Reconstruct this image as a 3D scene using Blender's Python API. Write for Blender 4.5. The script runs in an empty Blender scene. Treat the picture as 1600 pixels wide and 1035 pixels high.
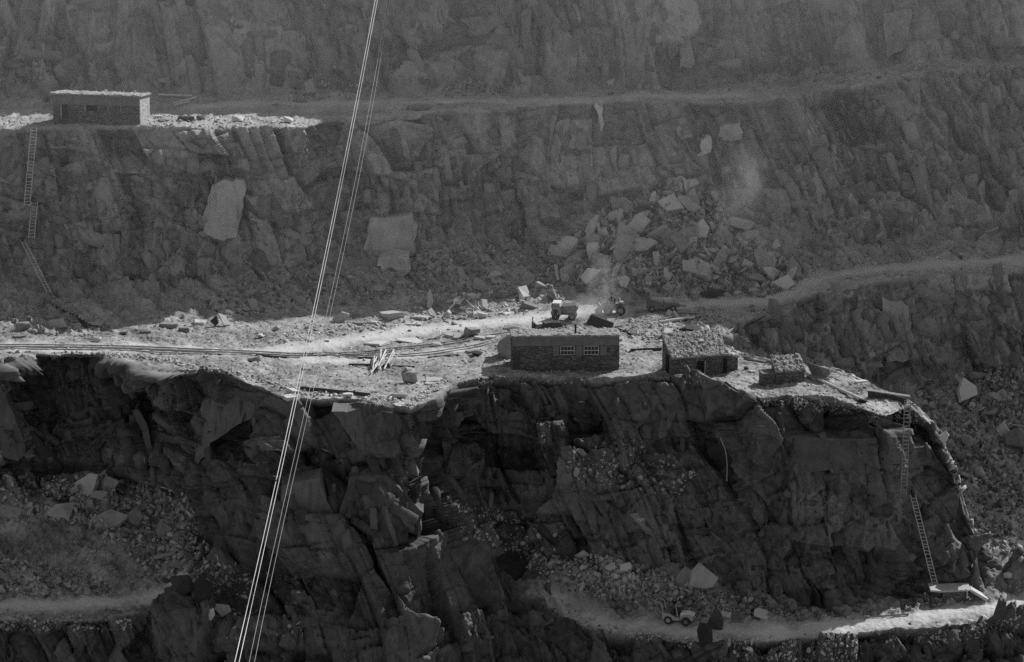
import bpy, bmesh, math, random
import numpy as np
from mathutils import Vector, Matrix
from mathutils.bvhtree import BVHTree

# ------------------------------------------------------------------ camera
SC = bpy.context.scene
COL = SC.collection
F = 6000.0                      # focal length in photograph pixels (1600 wide)
PITCH = math.radians(15.0)
CZ = 90.0                       # camera height over the main terrace
cd = bpy.data.cameras.new('camera'); cam = bpy.data.objects.new('camera', cd); COL.objects.link(cam)
cam.location = (0, 0, CZ); cam.rotation_euler = (math.pi/2 - PITCH, 0, 0)
cd.sensor_width = 36.0; cd.lens = 36.0*F/1600.0; cd.clip_start = 1.0; cd.clip_end = 5000.0
SC.camera = cam

# ------------------------------------------------------------------ light
SUN = Vector((0.90, 1.0, 1.0)).normalized()          # direction towards the sun
EL = math.asin(SUN.z); AZ = math.atan2(SUN.x, SUN.y)
w = bpy.data.worlds.new('World'); SC.world = w; w.use_nodes = True
nt = w.node_tree; nt.nodes.clear()
sky = nt.nodes.new('ShaderNodeTexSky'); sky.sky_type = 'NISHITA'; sky.sun_disc = False
sky.sun_elevation = EL; sky.sun_rotation = AZ
bw = nt.nodes.new('ShaderNodeRGBToBW')               # black and white film: a neutral sky
bg = nt.nodes.new('ShaderNodeBackground'); bg.inputs[1].default_value = 0.09
wo = nt.nodes.new('ShaderNodeOutputWorld')
nt.links.new(sky.outputs[0], bw.inputs[0]); nt.links.new(bw.outputs[0], bg.inputs[0]); nt.links.new(bg.outputs[0], wo.inputs[0])
sl = bpy.data.lights.new('sun', 'SUN'); sl.energy = 5.0; sl.angle = math.radians(0.5); sl.color = (1, 1, 1)
so = bpy.data.objects.new('sun', sl); COL.objects.link(so); so.location = (60, 60, 120)
so.rotation_euler = SUN.to_track_quat('Z', 'Y').to_euler()
SC.view_settings.view_transform = 'Standard'; SC.view_settings.look = 'None'
SC.view_settings.exposure = 0.5; SC.view_settings.gamma = 1.0
SC.cycles.use_denoising = False; SC.cycles.max_bounces = 5; SC.cycles.volume_bounces = 0
try: SC.cycles.volume_step_rate = 4.0
except Exception: pass

# ------------------------------------------------------------------ pixel <-> world (photograph pixels)
FW = np.array([0, math.cos(PITCH), -math.sin(PITCH)]); UP = np.array([0, math.sin(PITCH), math.cos(PITCH)])
def rays(px, py):
    px = np.asarray(px, float); py = np.asarray(py, float)
    a = (px-800)/F; b = -(py-517.5)/F
    return np.stack([a, b*UP[1]+FW[1], b*UP[2]+FW[2]], -1)
def at_y(px, py, Y):
    d = rays(px, py); return d*(np.asarray(Y)/d[..., 1])[..., None] + np.array([0, 0, CZ])
def y_of_z(px, py, z):
    d = rays(px, py); return (z-CZ)/d[..., 2]*d[..., 1]

# ------------------------------------------------------------------ noise
M32 = np.int64(0xffffffff)
def hsh(ix, iy, iz, s):
    h = (ix*np.int64(374761393) + iy*np.int64(668265263) + iz*np.int64(1274126177) + np.int64(s)*np.int64(2246822519)) & M32
    h = ((h ^ (h >> 15))*np.int64(2246822519)) & M32
    h = ((h ^ (h >> 13))*np.int64(3266489917)) & M32
    return (((h ^ (h >> 16)) & np.int64(0xffffff)).astype(np.float32))/np.float32(0xffffff)
def vnoise(P, s):
    f = np.floor(P); i = f.astype(np.int64); t = (P-f).astype(np.float32); t = t*t*(3-2*t)
    r = 0
    for a in (0, 1):
        for b in (0, 1):
            for c in (0, 1):
                wgt = (t[:, 0] if a else 1-t[:, 0])*(t[:, 1] if b else 1-t[:, 1])*(t[:, 2] if c else 1-t[:, 2])
                r = r + wgt*hsh(i[:, 0]+a, i[:, 1]+b, i[:, 2]+c, s)
    return r*2-1
def fbm(P, s, o=4, g=0.5):
    r = 0; a = 1.0
    for k in range(o):
        r = r + a*vnoise(P*(2.03**k)+k*17.3, s+k); a *= g
    return r
def facets(P, s, tilt=0.9):
    """cellular facets: every cell is a plane of its own. returns height, crack distance, cell tone"""
    i = np.floor(P).astype(np.int64); n = len(P)
    b1 = np.full(n, 9e9, np.float32); b2 = b1.copy(); h = np.zeros(n, np.float32); tn = h.copy()
    for a in (-1, 0, 1):
        for b in (-1, 0, 1):
            for c in (-1, 0, 1):
                x = i[:, 0]+a; y = i[:, 1]+b; z = i[:, 2]+c
                r1 = hsh(x, y, z, s); r2 = hsh(x, y, z, s+1); r3 = hsh(x, y, z, s+2)
                dx = (P[:, 0]-x-r1).astype(np.float32); dy = (P[:, 1]-y-r2).astype(np.float32); dz = (P[:, 2]-z-r3).astype(np.float32)
                d = dx*dx+dy*dy+dz*dz
                m = d < b1
                b2 = np.where(m, b1, np.minimum(b2, d)); b1 = np.where(m, d, b1)
                g1 = hsh(x, y, z, s+3); g2 = hsh(x, y, z, s+4); g3 = hsh(x, y, z, s+5)
                h = np.where(m, g3*1.0+tilt*((g1-.5)*dx*2+(g2-.5)*dz*2), h)
                tn = np.where(m, g1*.5+g3*.5, tn)
    return h, np.sqrt(b2)-np.sqrt(b1), tn

def blocks(u, v, w_, s, tilt=0.5):
    """rectilinear joint blocks in (u, v); w_ shifts the pattern between depths. returns height, edge distance, tone"""
    def cut(x, key, s):
        k = np.floor(x).astype(np.int64); z = np.zeros_like(k)
        f = (x-k).astype(np.float32)
        e0 = (hsh(k, key, z, s)-.5)*.8; e1 = (hsh(k+1, key, z, s)-.5)*.8+1
        k2 = np.where(f < e0, k-1, np.where(f > e1, k+1, k))
        l = np.where(f < e0, (hsh(k-1, key, z, s)-.5)*.8-1, np.where(f > e1, e1, e0)); h = np.where(f < e0, e0, np.where(f > e1, (hsh(k+2, key, z, s)-.5)*.8+2, e1))
        return k2, (f-l)/(h-l+1e-6), np.minimum(f-l, h-f)
    zero = np.floor(w_).astype(np.int64)
    cu, fu, du = cut(u, zero, s)
    cv, fv, dv = cut(v+hsh(cu, zero, zero, s+9)*7, cu, s+1)
    r1 = hsh(cu, cv, zero, s+2); r2 = hsh(cu, cv, zero, s+3); r3 = hsh(cu, cv, zero, s+4)
    h = r1+tilt*((r2-.5)*(fu-.5)*2+(r3-.5)*(fv-.5)*2)
    return h, np.minimum(du, dv), r2*.6+r1*.4

# ------------------------------------------------------------------ materials (black and white picture: greys only)
def mat(name):
    m = bpy.data.materials.new(name); m.use_nodes = True
    n = m.node_tree.nodes; p = n['Principled BSDF']; p.inputs['Roughness'].default_value = 0.85
    p.inputs['Specular IOR Level'].default_value = 0.25
    return m, m.node_tree, p
class NB:
    def __init__(s, t): s.t = t
    def n(s, k, **kw):
        x = s.t.nodes.new(k)
        for a, b in kw.items(): setattr(x, a, b)
        return x
    def l(s, a, b): s.t.links.new(a, b)
    def val(s, sock, v):
        if hasattr(v, 'is_linked') or hasattr(v, 'node'): s.l(v, sock)
        else: sock.default_value = v
    def math(s, op, a, b=0.0, c=0.0, clamp=False):
        x = s.n('ShaderNodeMath', operation=op); x.use_clamp = clamp
        for k, v in enumerate((a, b, c)): s.val(x.inputs[k], v)
        return x.outputs[0]
    def mix(s, f, a, b):
        x = s.n('ShaderNodeMix', data_type='FLOAT')
        s.val(x.inputs[0], f); s.val(x.inputs[2], a); s.val(x.inputs[3], b)
        return x.outputs[0]
    def rng(s, v, a, b, c, d):
        x = s.n('ShaderNodeMapRange'); s.val(x.inputs[0], v)
        for k, q in enumerate((a, b, c, d)): s.val(x.inputs[k+1], q)
        return x.outputs[0]
    def coord(s, scale=(1, 1, 1), rot=(0, 0, 0), kind='Object'):
        tc = s.n('ShaderNodeTexCoord'); mp = s.n('ShaderNodeMapping')
        mp.inputs['Scale'].default_value = scale; mp.inputs['Rotation'].default_value = rot
        s.l(tc.outputs[kind], mp.inputs[0]); return mp.outputs[0]
    def noise(s, co, sc, det=4.0, rough=0.6):
        x = s.n('ShaderNodeTexNoise'); s.l(co, x.inputs['Vector']); x.inputs['Scale'].default_value = sc
        x.inputs['Detail'].default_value = det; x.inputs['Roughness'].default_value = rough; return x.outputs[0]
    def vor(s, co, sc, feat='F1'):
        x = s.n('ShaderNodeTexVoronoi', feature=feat); s.l(co, x.inputs['Vector']); x.inputs['Scale'].default_value = sc; return x
    def attr(s, name):
        x = s.n('ShaderNodeAttribute'); x.attribute_name = name; return x.outputs['Fac']
    def grey(s, v):
        x = s.n('ShaderNodeCombineColor'); [s.l(v, x.inputs[k]) for k in range(3)]; return x.outputs[0]
    def bump(s, h, p, st=0.5, dist=0.1):
        x = s.n('ShaderNodeBump'); x.inputs['Strength'].default_value = st; x.inputs['Distance'].default_value = dist
        s.l(h, x.inputs['Height']); s.l(x.outputs[0], p.inputs['Normal'])

def terrain_material(name, lo, hi, glo, ghi, rd):
    m, t, p = mat(name); b = NB(t)
    co = b.coord()
    tone = b.attr('tone'); g = b.attr('ground'); rd_a = b.attr('road')
    big = b.noise(co, 0.12, 5); fine = b.noise(co, 1.3, 6, 0.7)
    streak = b.noise(b.coord((1.0, 1.0, 0.10), (0, 0.22, 0)), 1.6, 5, 0.65)
    v = b.math('ADD', b.math('MULTIPLY', tone, 0.75), b.math('MULTIPLY', big, 0.35))
    v = b.math('ADD', v, b.math('MULTIPLY', b.math('SUBTRACT', streak, 0.5), 0.55))
    v = b.math('ADD', v, b.math('MULTIPLY', b.math('SUBTRACT', fine, 0.5), 0.85))
    rock = b.rng(v, 0.2, 0.85, lo, hi)
    cell = b.vor(co, 3.2); sp = b.n('ShaderNodeRGBToBW'); b.l(cell.outputs['Color'], sp.inputs[0])
    cell2 = b.vor(co, 9.0); sp2 = b.n('ShaderNodeRGBToBW'); b.l(cell2.outputs['Color'], sp2.inputs[0])
    patch = b.noise(co, 0.33, 5, 0.6)
    gv = b.math('ADD', b.math('MULTIPLY', sp.outputs[0], 0.45), b.math('MULTIPLY', sp2.outputs[0], 0.35))
    gv = b.math('ADD', gv, b.math('MULTIPLY', b.math('SUBTRACT', patch, 0.42), 1.4))
    grd = b.rng(gv, 0.1, 0.85, glo, ghi)
    road = b.rng(b.math('ADD', b.math('MULTIPLY', patch, 0.7), b.math('MULTIPLY', b.noise(co, 2.5, 4), 0.5)), 0.35, 0.85, rd*0.72, rd*1.12)
    grd = b.mix(rd_a, grd, road)
    col = b.mix(g, rock, grd)
    b.l(b.grey(col), p.inputs['Base Color'])
    hb = b.math('ADD', b.math('MULTIPLY', b.noise(co, 2.2, 8, 0.72), 0.6), b.math('MULTIPLY', b.math('SUBTRACT', 1.0, b.vor(co, 3.2).outputs['Distance']), b.math('MULTIPLY', g, 0.5)))
    hb = b.math('ADD', hb, b.math('MULTIPLY', streak, 0.10))
    b.bump(hb, p, 0.6, 0.13)
    return m
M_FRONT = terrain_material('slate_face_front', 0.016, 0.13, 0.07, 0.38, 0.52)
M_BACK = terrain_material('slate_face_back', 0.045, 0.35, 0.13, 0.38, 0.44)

def rock_material(name, lo, hi, scale=1.0):
    m, t, p = mat(name); b = NB(t); co = b.coord()
    oi = b.n('ShaderNodeObjectInfo')
    v = b.math('ADD', b.math('MULTIPLY', b.noise(co, 1.1*scale, 6, 0.65), 0.8), b.math('MULTIPLY', b.math('SUBTRACT', oi.outputs['Random'], 0.5), 0.5))
    sv = b.noise(b.coord((3, 0.6, 3)), 2.0*scale, 4)
    v = b.math('ADD', v, b.math('MULTIPLY', b.math('SUBTRACT', sv, 0.5), 0.5))
    b.l(b.grey(b.rng(v, 0.1, 0.85, lo, hi)), p.inputs['Base Color'])
    b.bump(b.noise(co, 3.0*scale, 8, 0.7), p, 0.6, 0.12)
    return m
M_ROCK = rock_material('slate_block_grey', 0.12, 0.44)
M_MOUND = rock_material('slate_mound', 0.06, 0.22, 3.0)
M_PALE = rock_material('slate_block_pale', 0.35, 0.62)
M_DARK = rock_material('slate_block_dark', 0.02, 0.07)
M_PLATE = rock_material('slate_cleavage_plane', 0.30, 0.60, 0.6)

def rubble_material(name, lo, hi):
    m, t, p = mat(name); b = NB(t)
    v = b.attr('tone'); n = b.noise(b.coord(), 2.0, 4)
    b.l(b.grey(b.rng(b.math('ADD', v, b.math('MULTIPLY', b.math('SUBTRACT', n, 0.5), 0.6)), 0.0, 1.0, lo, hi)), p.inputs['Base Color'])
    return m
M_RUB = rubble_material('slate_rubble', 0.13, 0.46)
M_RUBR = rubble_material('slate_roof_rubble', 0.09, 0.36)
M_RUBD = rubble_material('slate_rubble_painted_shade', 0.06, 0.40)  # darker copy of the rubble, with shade put into its colour

def masonry(name, lo, hi, course=6.0):
    m, t, p = mat(name); b = NB(t)
    co = b.coord((1.0, 1.0, course*0.55))
    vr = b.vor(co, 2.6); sp = b.n('ShaderNodeRGBToBW'); b.l(vr.outputs['Color'], sp.inputs[0])
    e = b.vor(co, 2.6, 'DISTANCE_TO_EDGE').outputs['Distance']
    joint = b.rng(e, 0.0, 0.07, 0.35, 1.0)
    v = b.math('MULTIPLY', b.rng(b.math('ADD', sp.outputs[0], b.math('MULTIPLY', b.noise(b.coord(), 3.0, 5), 0.4)), 0.1, 1.0, lo, hi), joint)
    b.l(b.grey(v), p.inputs['Base Color']); b.bump(b.math('ADD', b.math('MULTIPLY', joint, 0.7), b.math('MULTIPLY', sp.outputs[0], 0.6)), p, 1.0, 0.08)
    return m
M_STONE = masonry('dry_slate_masonry', 0.06, 0.17)
M_STONE2 = masonry('slate_masonry_painted_sun', 0.25, 0.5)  # lighter copy of the masonry, sunlight put into the colour
def plain(name, v, var=0.25, sc=2.0, rough=0.8, metal=0.0):
    m, t, p = mat(name); b = NB(t)
    n = b.noise(b.coord(), sc, 5, 0.65)
    b.l(b.grey(b.rng(n, 0.25, 0.75, v*(1-var), v*(1+var))), p.inputs['Base Color'])
    p.inputs['Roughness'].default_value = rough; p.inputs['Metallic'].default_value = metal
    b.bump(n, p, 0.25, 0.03); return m
M_RENDER = plain('lime_render', 0.14, 0.3, 1.2)
M_WOOD = plain('weathered_timber', 0.22, 0.4, 3.0)
M_WOODP = plain('pale_timber', 0.5, 0.25, 3.0)
M_WOODG = plain('grey_timber', 0.42, 0.3, 3.0)
M_WOODD = plain('dark_timber', 0.06, 0.4, 3.0)
M_RAIL = plain('worn_rail_steel', 0.35, 0.2, 3.0, 0.45, 0.6)
M_CABLE = plain('bright_wire_rope', 0.5, 0.45, 0.12, 0.5)
M_CABLED = plain('dull_wire_rope', 0.30, 0.15, 3.0, 0.6)
M_PAINT = plain('dusty_pale_paint', 0.28, 0.18, 2.0, 0.6)
M_PAINTD = plain('dusty_dark_paint', 0.12, 0.3, 2.0, 0.6)
M_WHITE = plain('white_painted_metal', 0.6, 0.1, 2.0, 0.6)
M_TYRE = plain('tyre_rubber', 0.03, 0.3, 4.0, 0.9)
M_HUB = plain('wheel_hub', 0.28, 0.3, 4.0, 0.6)
M_GLASS = plain('dark_window_glass', 0.02, 0.2, 1.0, 0.2)
M_HOLE = plain('painted_interior_shade', 0.015, 0.2, 1.0, 0.9)  # near-black colour painted for the shade inside openings
M_CLOTH = plain('dark_work_clothes', 0.05, 0.3, 4.0)
M_SKIN = plain('skin', 0.35, 0.1, 4.0)

# ------------------------------------------------------------------ object helpers
def tag(o, label=None, cat=None, group=None, kind=None):
    if label: o['label'] = label
    if cat: o['category'] = cat
    if group: o['group'] = group
    if kind: o['kind'] = kind
    return o
def link(name, me, m, parent=None, smooth=False):
    o = bpy.data.objects.new(name, me); COL.objects.link(o)
    if m is not None and not me.materials: me.materials.append(m)
    if parent: o.parent = parent
    if smooth: me.polygons.foreach_set('use_smooth', [True]*len(me.polygons))
    return o
def thing(name, label, cat, loc, rz=0.0, group=None):
    o = bpy.data.objects.new(name, None); COL.objects.link(o); o.location = loc; o.rotation_euler = (0, 0, rz)
    return tag(o, label, cat, group)
def np_mesh(name, V, Q):
    me = bpy.data.meshes.new(name); V = np.asarray(V, np.float32); Q = np.asarray(Q, np.int32)
    me.vertices.add(len(V)); me.vertices.foreach_set('co', V.ravel())
    me.loops.add(Q.size); me.loops.foreach_set('vertex_index', Q.ravel())
    me.polygons.add(len(Q)); me.polygons.foreach_set('loop_start', np.arange(0, Q.size, Q.shape[1], dtype=np.int32))
    try: me.polygons.foreach_set('loop_total', np.full(len(Q), Q.shape[1], np.int32))
    except Exception: pass
    me.update(calc_edges=True); return me
def put_attr(me, name, arr):
    a = me.attributes.new(name, 'FLOAT', 'POINT'); a.data.foreach_set('value', np.asarray(arr, np.float32).ravel())
class MB:
    """collects boxes, bars and tubes into one mesh"""
    def __init__(s): s.bm = bmesh.new()
    def box(s, c, d, rot=None, bev=0.0):
        r = bmesh.ops.create_cube(s.bm, size=1.0); vs = r['verts']
        M = Matrix.Translation(Vector(c)) @ (rot.to_4x4() if rot else Matrix.Identity(4)) @ Matrix.Diagonal((d[0], d[1], d[2], 1))
        bmesh.ops.transform(s.bm, matrix=M, verts=vs)
        if bev:
            es = list({e for v in vs for e in v.link_edges}); bmesh.ops.bevel(s.bm, geom=es, offset=bev, segments=2, affect='EDGES')
        return s
    def hexa(s, pts):
        v = [s.bm.verts.new(p) for p in pts]
        for f in ((0, 3, 2, 1), (4, 5, 6, 7), (0, 1, 5, 4), (1, 2, 6, 5), (2, 3, 7, 6), (3, 0, 4, 7)): s.bm.faces.new([v[k] for k in f])
        return s
    def prism(s, poly, x0, x1):
        """polygon in the (y, z) plane pushed out along x"""
        a = [s.bm.verts.new((x0, p[0], p[1])) for p in poly]; b = [s.bm.verts.new((x1, p[0], p[1])) for p in poly]
        s.bm.faces.new(a); s.bm.faces.new(b[::-1]); n = len(poly)
        for k in range(n): s.bm.faces.new((a[k], b[k], b[(k+1) % n], a[(k+1) % n]))
        bmesh.ops.recalc_face_normals(s.bm, faces=s.bm.faces); return s
    def side(s, poly, y0, y1):
        """polygon in the (x, z) plane pushed out along y"""
        a = [s.bm.verts.new((p[0], y0, p[1])) for p in poly]; b = [s.bm.verts.new((p[0], y1, p[1])) for p in poly]
        s.bm.faces.new(a); s.bm.faces.new(b[::-1]); n = len(poly)
        for k in range(n): s.bm.faces.new((a[k], b[k], b[(k+1) % n], a[(k+1) % n]))
        bmesh.ops.recalc_face_normals(s.bm, faces=s.bm.faces); return s
    def tube(s, pts, r, n=8, r2=None):
        pts = [Vector(p) for p in pts]; rings = []
        for k, p in enumerate(pts):
            d = (pts[min(k+1, len(pts)-1)]-pts[max(k-1, 0)]).normalized()
            u = d.cross(Vector((0, 0, 1)) if abs(d.z) < .9 else Vector((1, 0, 0))).normalized(); q = d.cross(u)
            rr = r if r2 is None else r+(r2-r)*k/max(1, len(pts)-1)
            rings.append([s.bm.verts.new(p+u*math.cos(2*math.pi*j/n)*rr+q*math.sin(2*math.pi*j/n)*rr) for j in range(n)])
        for a, b in zip(rings, rings[1:]):
            for j in range(n): s.bm.faces.new((a[j], a[(j+1) % n], b[(j+1) % n], b[j]))
        s.bm.faces.new(rings[0][::-1]); s.bm.faces.new(rings[-1]); return s
    def build(s, name, m, parent=None, smooth=False):
        me = bpy.data.meshes.new(name); bmesh.ops.recalc_face_normals(s.bm, faces=s.bm.faces); s.bm.to_mesh(me); s.bm.free()
        return link(name, me, m, parent, smooth)

# ------------------------------------------------------------------ terrain lofts
def columns(a, b, dense=(-80, 1680), step=1.9):
    L = np.arange(a, dense[0], 14.0) if a < dense[0] else np.array([])
    R = np.arange(dense[1], b, 14.0)
    return np.concatenate([L, np.arange(max(a, dense[0]), min(dense[1], b), step), R, [b]])
def loft(keys, px, rows):
    """keys: {px: [(row, mode, value), ...]} -> vertex grid, following the rays of each photograph column"""
    kx = np.array(sorted(keys), float); n = len(keys[kx[0]])
    KR = np.zeros((n, len(kx))); KY = KR.copy()
    for c, x in enumerate(kx):
        for r, (row, mode, val) in enumerate(keys[x]):
            KR[r, c] = row; KY[r, c] = val if mode == 'y' else y_of_z(np.array(x), np.array(row), val)
    R = np.stack([np.interp(px, kx, KR[r]) for r in range(n)]); Y = np.stack([np.interp(px, kx, KY[r]) for r in range(n)])
    seg = []; 
    for r in range(n-1):
        t = np.linspace(0, 1, rows[r], endpoint=False); seg.append(r+t)
    s = np.concatenate(seg+[[n-1.0]])
    lo = np.minimum(s.astype(int), n-2); t = (s-lo)[:, None]
    RR = R[lo]*(1-t)+R[lo+1]*t; YY = Y[lo]*(1-t)+Y[lo+1]*t
    P = at_y(np.broadcast_to(px, RR.shape), RR, YY)
    return P, s
def grid_quads(m, n):
    i = np.arange(m-1)[:, None]*n+np.arange(n-1)[None]; return np.stack([i, i+1, i+n+1, i+n], -1).reshape(-1, 4)
def normals(P):
    du = np.gradient(P, axis=1); dv = np.gradient(P, axis=0)
    N = np.cross(dv, du); N /= np.linalg.norm(N, axis=-1, keepdims=True)+1e-9
    N[N[..., 1] > 0.3] *= 1
    return N
def smooth(A, k, axis):
    for _ in range(k):
        A = (np.roll(A, 1, axis)+2*A+np.roll(A, -1, axis))/4 if False else A
        B = A.copy(); sl = [slice(None)]*A.ndim
        a = list(sl); a[axis] = slice(1, -1); u = list(sl); u[axis] = slice(0, -2); d = list(sl); d[axis] = slice(2, None)
        B[tuple(a)] = (A[tuple(u)]+2*A[tuple(a)]+A[tuple(d)])/4; A = B
    return A
def seg_dist(P, line):
    d = np.full(len(P), 1e9)
    for a, b in zip(line, line[1:]):
        a = np.array(a[:2]); b = np.array(b[:2]); ab = b-a
        t = np.clip(((P[:, :2]-a)@ab)/(ab@ab), 0, 1); d = np.minimum(d, np.linalg.norm(P[:, :2]-a-t[:, None]*ab, axis=1))
    return d
BV_V = []; BV_F = []
def terrain(name, keys, rows, gmask, tmask, px, seed, m, roads, wallamp=1.0, big=1.2, lean=0.06, rocky=None):
    P, s = loft(keys, px, rows); shp = P.shape[:2]
    P = smooth(smooth(P, 3, 1), 2, 0)
    g = np.interp(s, [a[0] for a in gmask], [a[1] for a in gmask])[:, None]*np.ones(shp); n = len(tmask); ta = np.interp(s, np.arange(n), tmask)[:, None]*np.ones(shp)
    if rocky:                                                   # columns where the face runs on unbroken
        a_, b_, s0_, s1_ = rocky
        k_ = np.clip((px-a_)/40, 0, 1)*np.clip((b_-px)/40, 0, 1); in_ = ((s > s0_) & (s < s1_)).astype(float)
        mk = 1-in_[:, None]*k_[None]; g = g*mk; ta = ta*(1-.8*in_[:, None]*k_[None])
    N = smooth(smooth(normals(P), 12, 0), 12, 1); N /= np.linalg.norm(N, axis=-1, keepdims=True)+1e-9
    flip = np.where((N*(np.array([0, 0, CZ])-P)).sum(-1) < 0, -1.0, 1.0); N = N*flip[..., None]
    p = P.reshape(-1, 3).copy(); nn = N.reshape(-1, 3); gg = g.ravel().copy(); tt = ta.ravel()
    # ragged edges between wall and ground
    gg = np.clip(gg+0.5*fbm(p*0.35, seed+40, 4)*(4*gg*(1-gg)), 0, 1)
    W = np.stack([fbm(p*0.10, seed+1, 3), fbm(p*0.10+31, seed+2, 3), fbm(p*0.10+77, seed+3, 3)], -1)
    q = p+W*np.array([.5, .5, .5])
    ang = lean+0.26*fbm(p*0.05, seed+4, 2)                    # lean of the joints
    U = q[:, 0]*np.cos(ang)+q[:, 2]*np.sin(ang)+0.5*q[:, 1]; V_ = q[:, 2]*np.cos(ang)-q[:, 0]*np.sin(ang)
    h1, c1, t1 = blocks(U/4.3, V_/7.5, p[:, 1]/40, seed+10, 0.9)
    h2, c2, t2 = blocks(U/1.55, V_/3.1, p[:, 1]/40, seed+20, 1.0)
    h4, c4, t4 = blocks(U/0.55, V_/1.5, p[:, 1]/40, seed+26, 1.0)
    hf, cf, tf = facets(q@np.array([[1, 0, 0.32], [0, 1, 0.0], [0, 0, 1]]).T/np.array([3.0, 2.6, 4.2]), seed+60, 1.0)
    h3, c3, t3 = facets(q/np.array([0.62, 0.62, 0.95]), seed+30, 0.9)
    rough = np.clip(0.5+0.9*fbm(p*0.09, seed+70, 3), 0.12, 1)   # smooth cleavage faces beside broken ones
    wall = 2.3*(h1-.5)+1.35*(h2-.5)*rough+0.5*(h4-.5)*rough+1.2*(hf-.5)*rough+0.22*(h3-.5)*rough+0.10*fbm(p*2.2, seed+5, 3)-0.4*np.exp(-c1*40)-0.22*np.exp(-c2*25)
    h0, c0, t0 = facets(q@np.array([[1, 0, 0.5], [0, 1, 0.0], [-.3, 0, 1]]).T/np.array([7.5, 8.0, 7.0]), seed+80, 1.3)
    wall += big*(h0-.5)*np.clip(1-gg*2, 0, 1)
    wall *= wallamp
    tal = 0.55*(h3-.5)+0.5*(h2-.5)+0.5*fbm(p*0.35, seed+6, 3)
    grd = 0.09*(h3-.5)+0.30*fbm(p*0.16, seed+7, 4)+0.06*fbm(p*2.0, seed+8, 2)
    road = np.zeros(len(p))
    for line, wd in roads:
        d = seg_dist(p, line)+0.5*fbm(p*0.8, seed+50, 3); road = np.maximum(road, np.clip(1.3-d/wd, 0, 1)*gg)
    grd = grd*(1-0.75*road); tal = tal*(1-0.9*np.clip(road*1.6, 0, 1))
    wl = smooth((1-gg).reshape(shp), 26, 0).ravel()             # the lip of the ground breaks off with the wall
    hz = nn*np.array([1, 1, 0.0]); hz /= np.linalg.norm(hz, axis=1, keepdims=True)+1e-9
    p += nn*(wall*(1-gg)*(1-tt)+tal*tt)[:, None]+np.array([0, 0, 1.0])*(grd*gg*(1-tt))[:, None]
    p += hz*((0.3*wall+0.35*fbm(p*0.9, seed+61, 3))*gg*np.clip(wl*1.6, 0, 1)*(1-tt))[:, None]
    me = np_mesh(name, p, grid_quads(*shp)[:, ::-1])
    put_attr(me, 'tone', np.clip(0.5+1.35*(0.24*t0+0.22*t1+0.24*t2+0.14*t4+0.16*tf-.5), 0, 1)); put_attr(me, 'ground', np.clip(gg+0.2*tt, 0, 1)); put_attr(me, 'road', road)
    o = link(name, me, m); tag(o, kind='structure')
    G = p.reshape(shp+(3,)); G = G[::2, ::2]; off = sum(len(v) for v in BV_V)
    BV_V.append(G.reshape(-1, 3)); BV_F.append(grid_quads(*G.shape[:2])+off)
    return o

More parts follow.
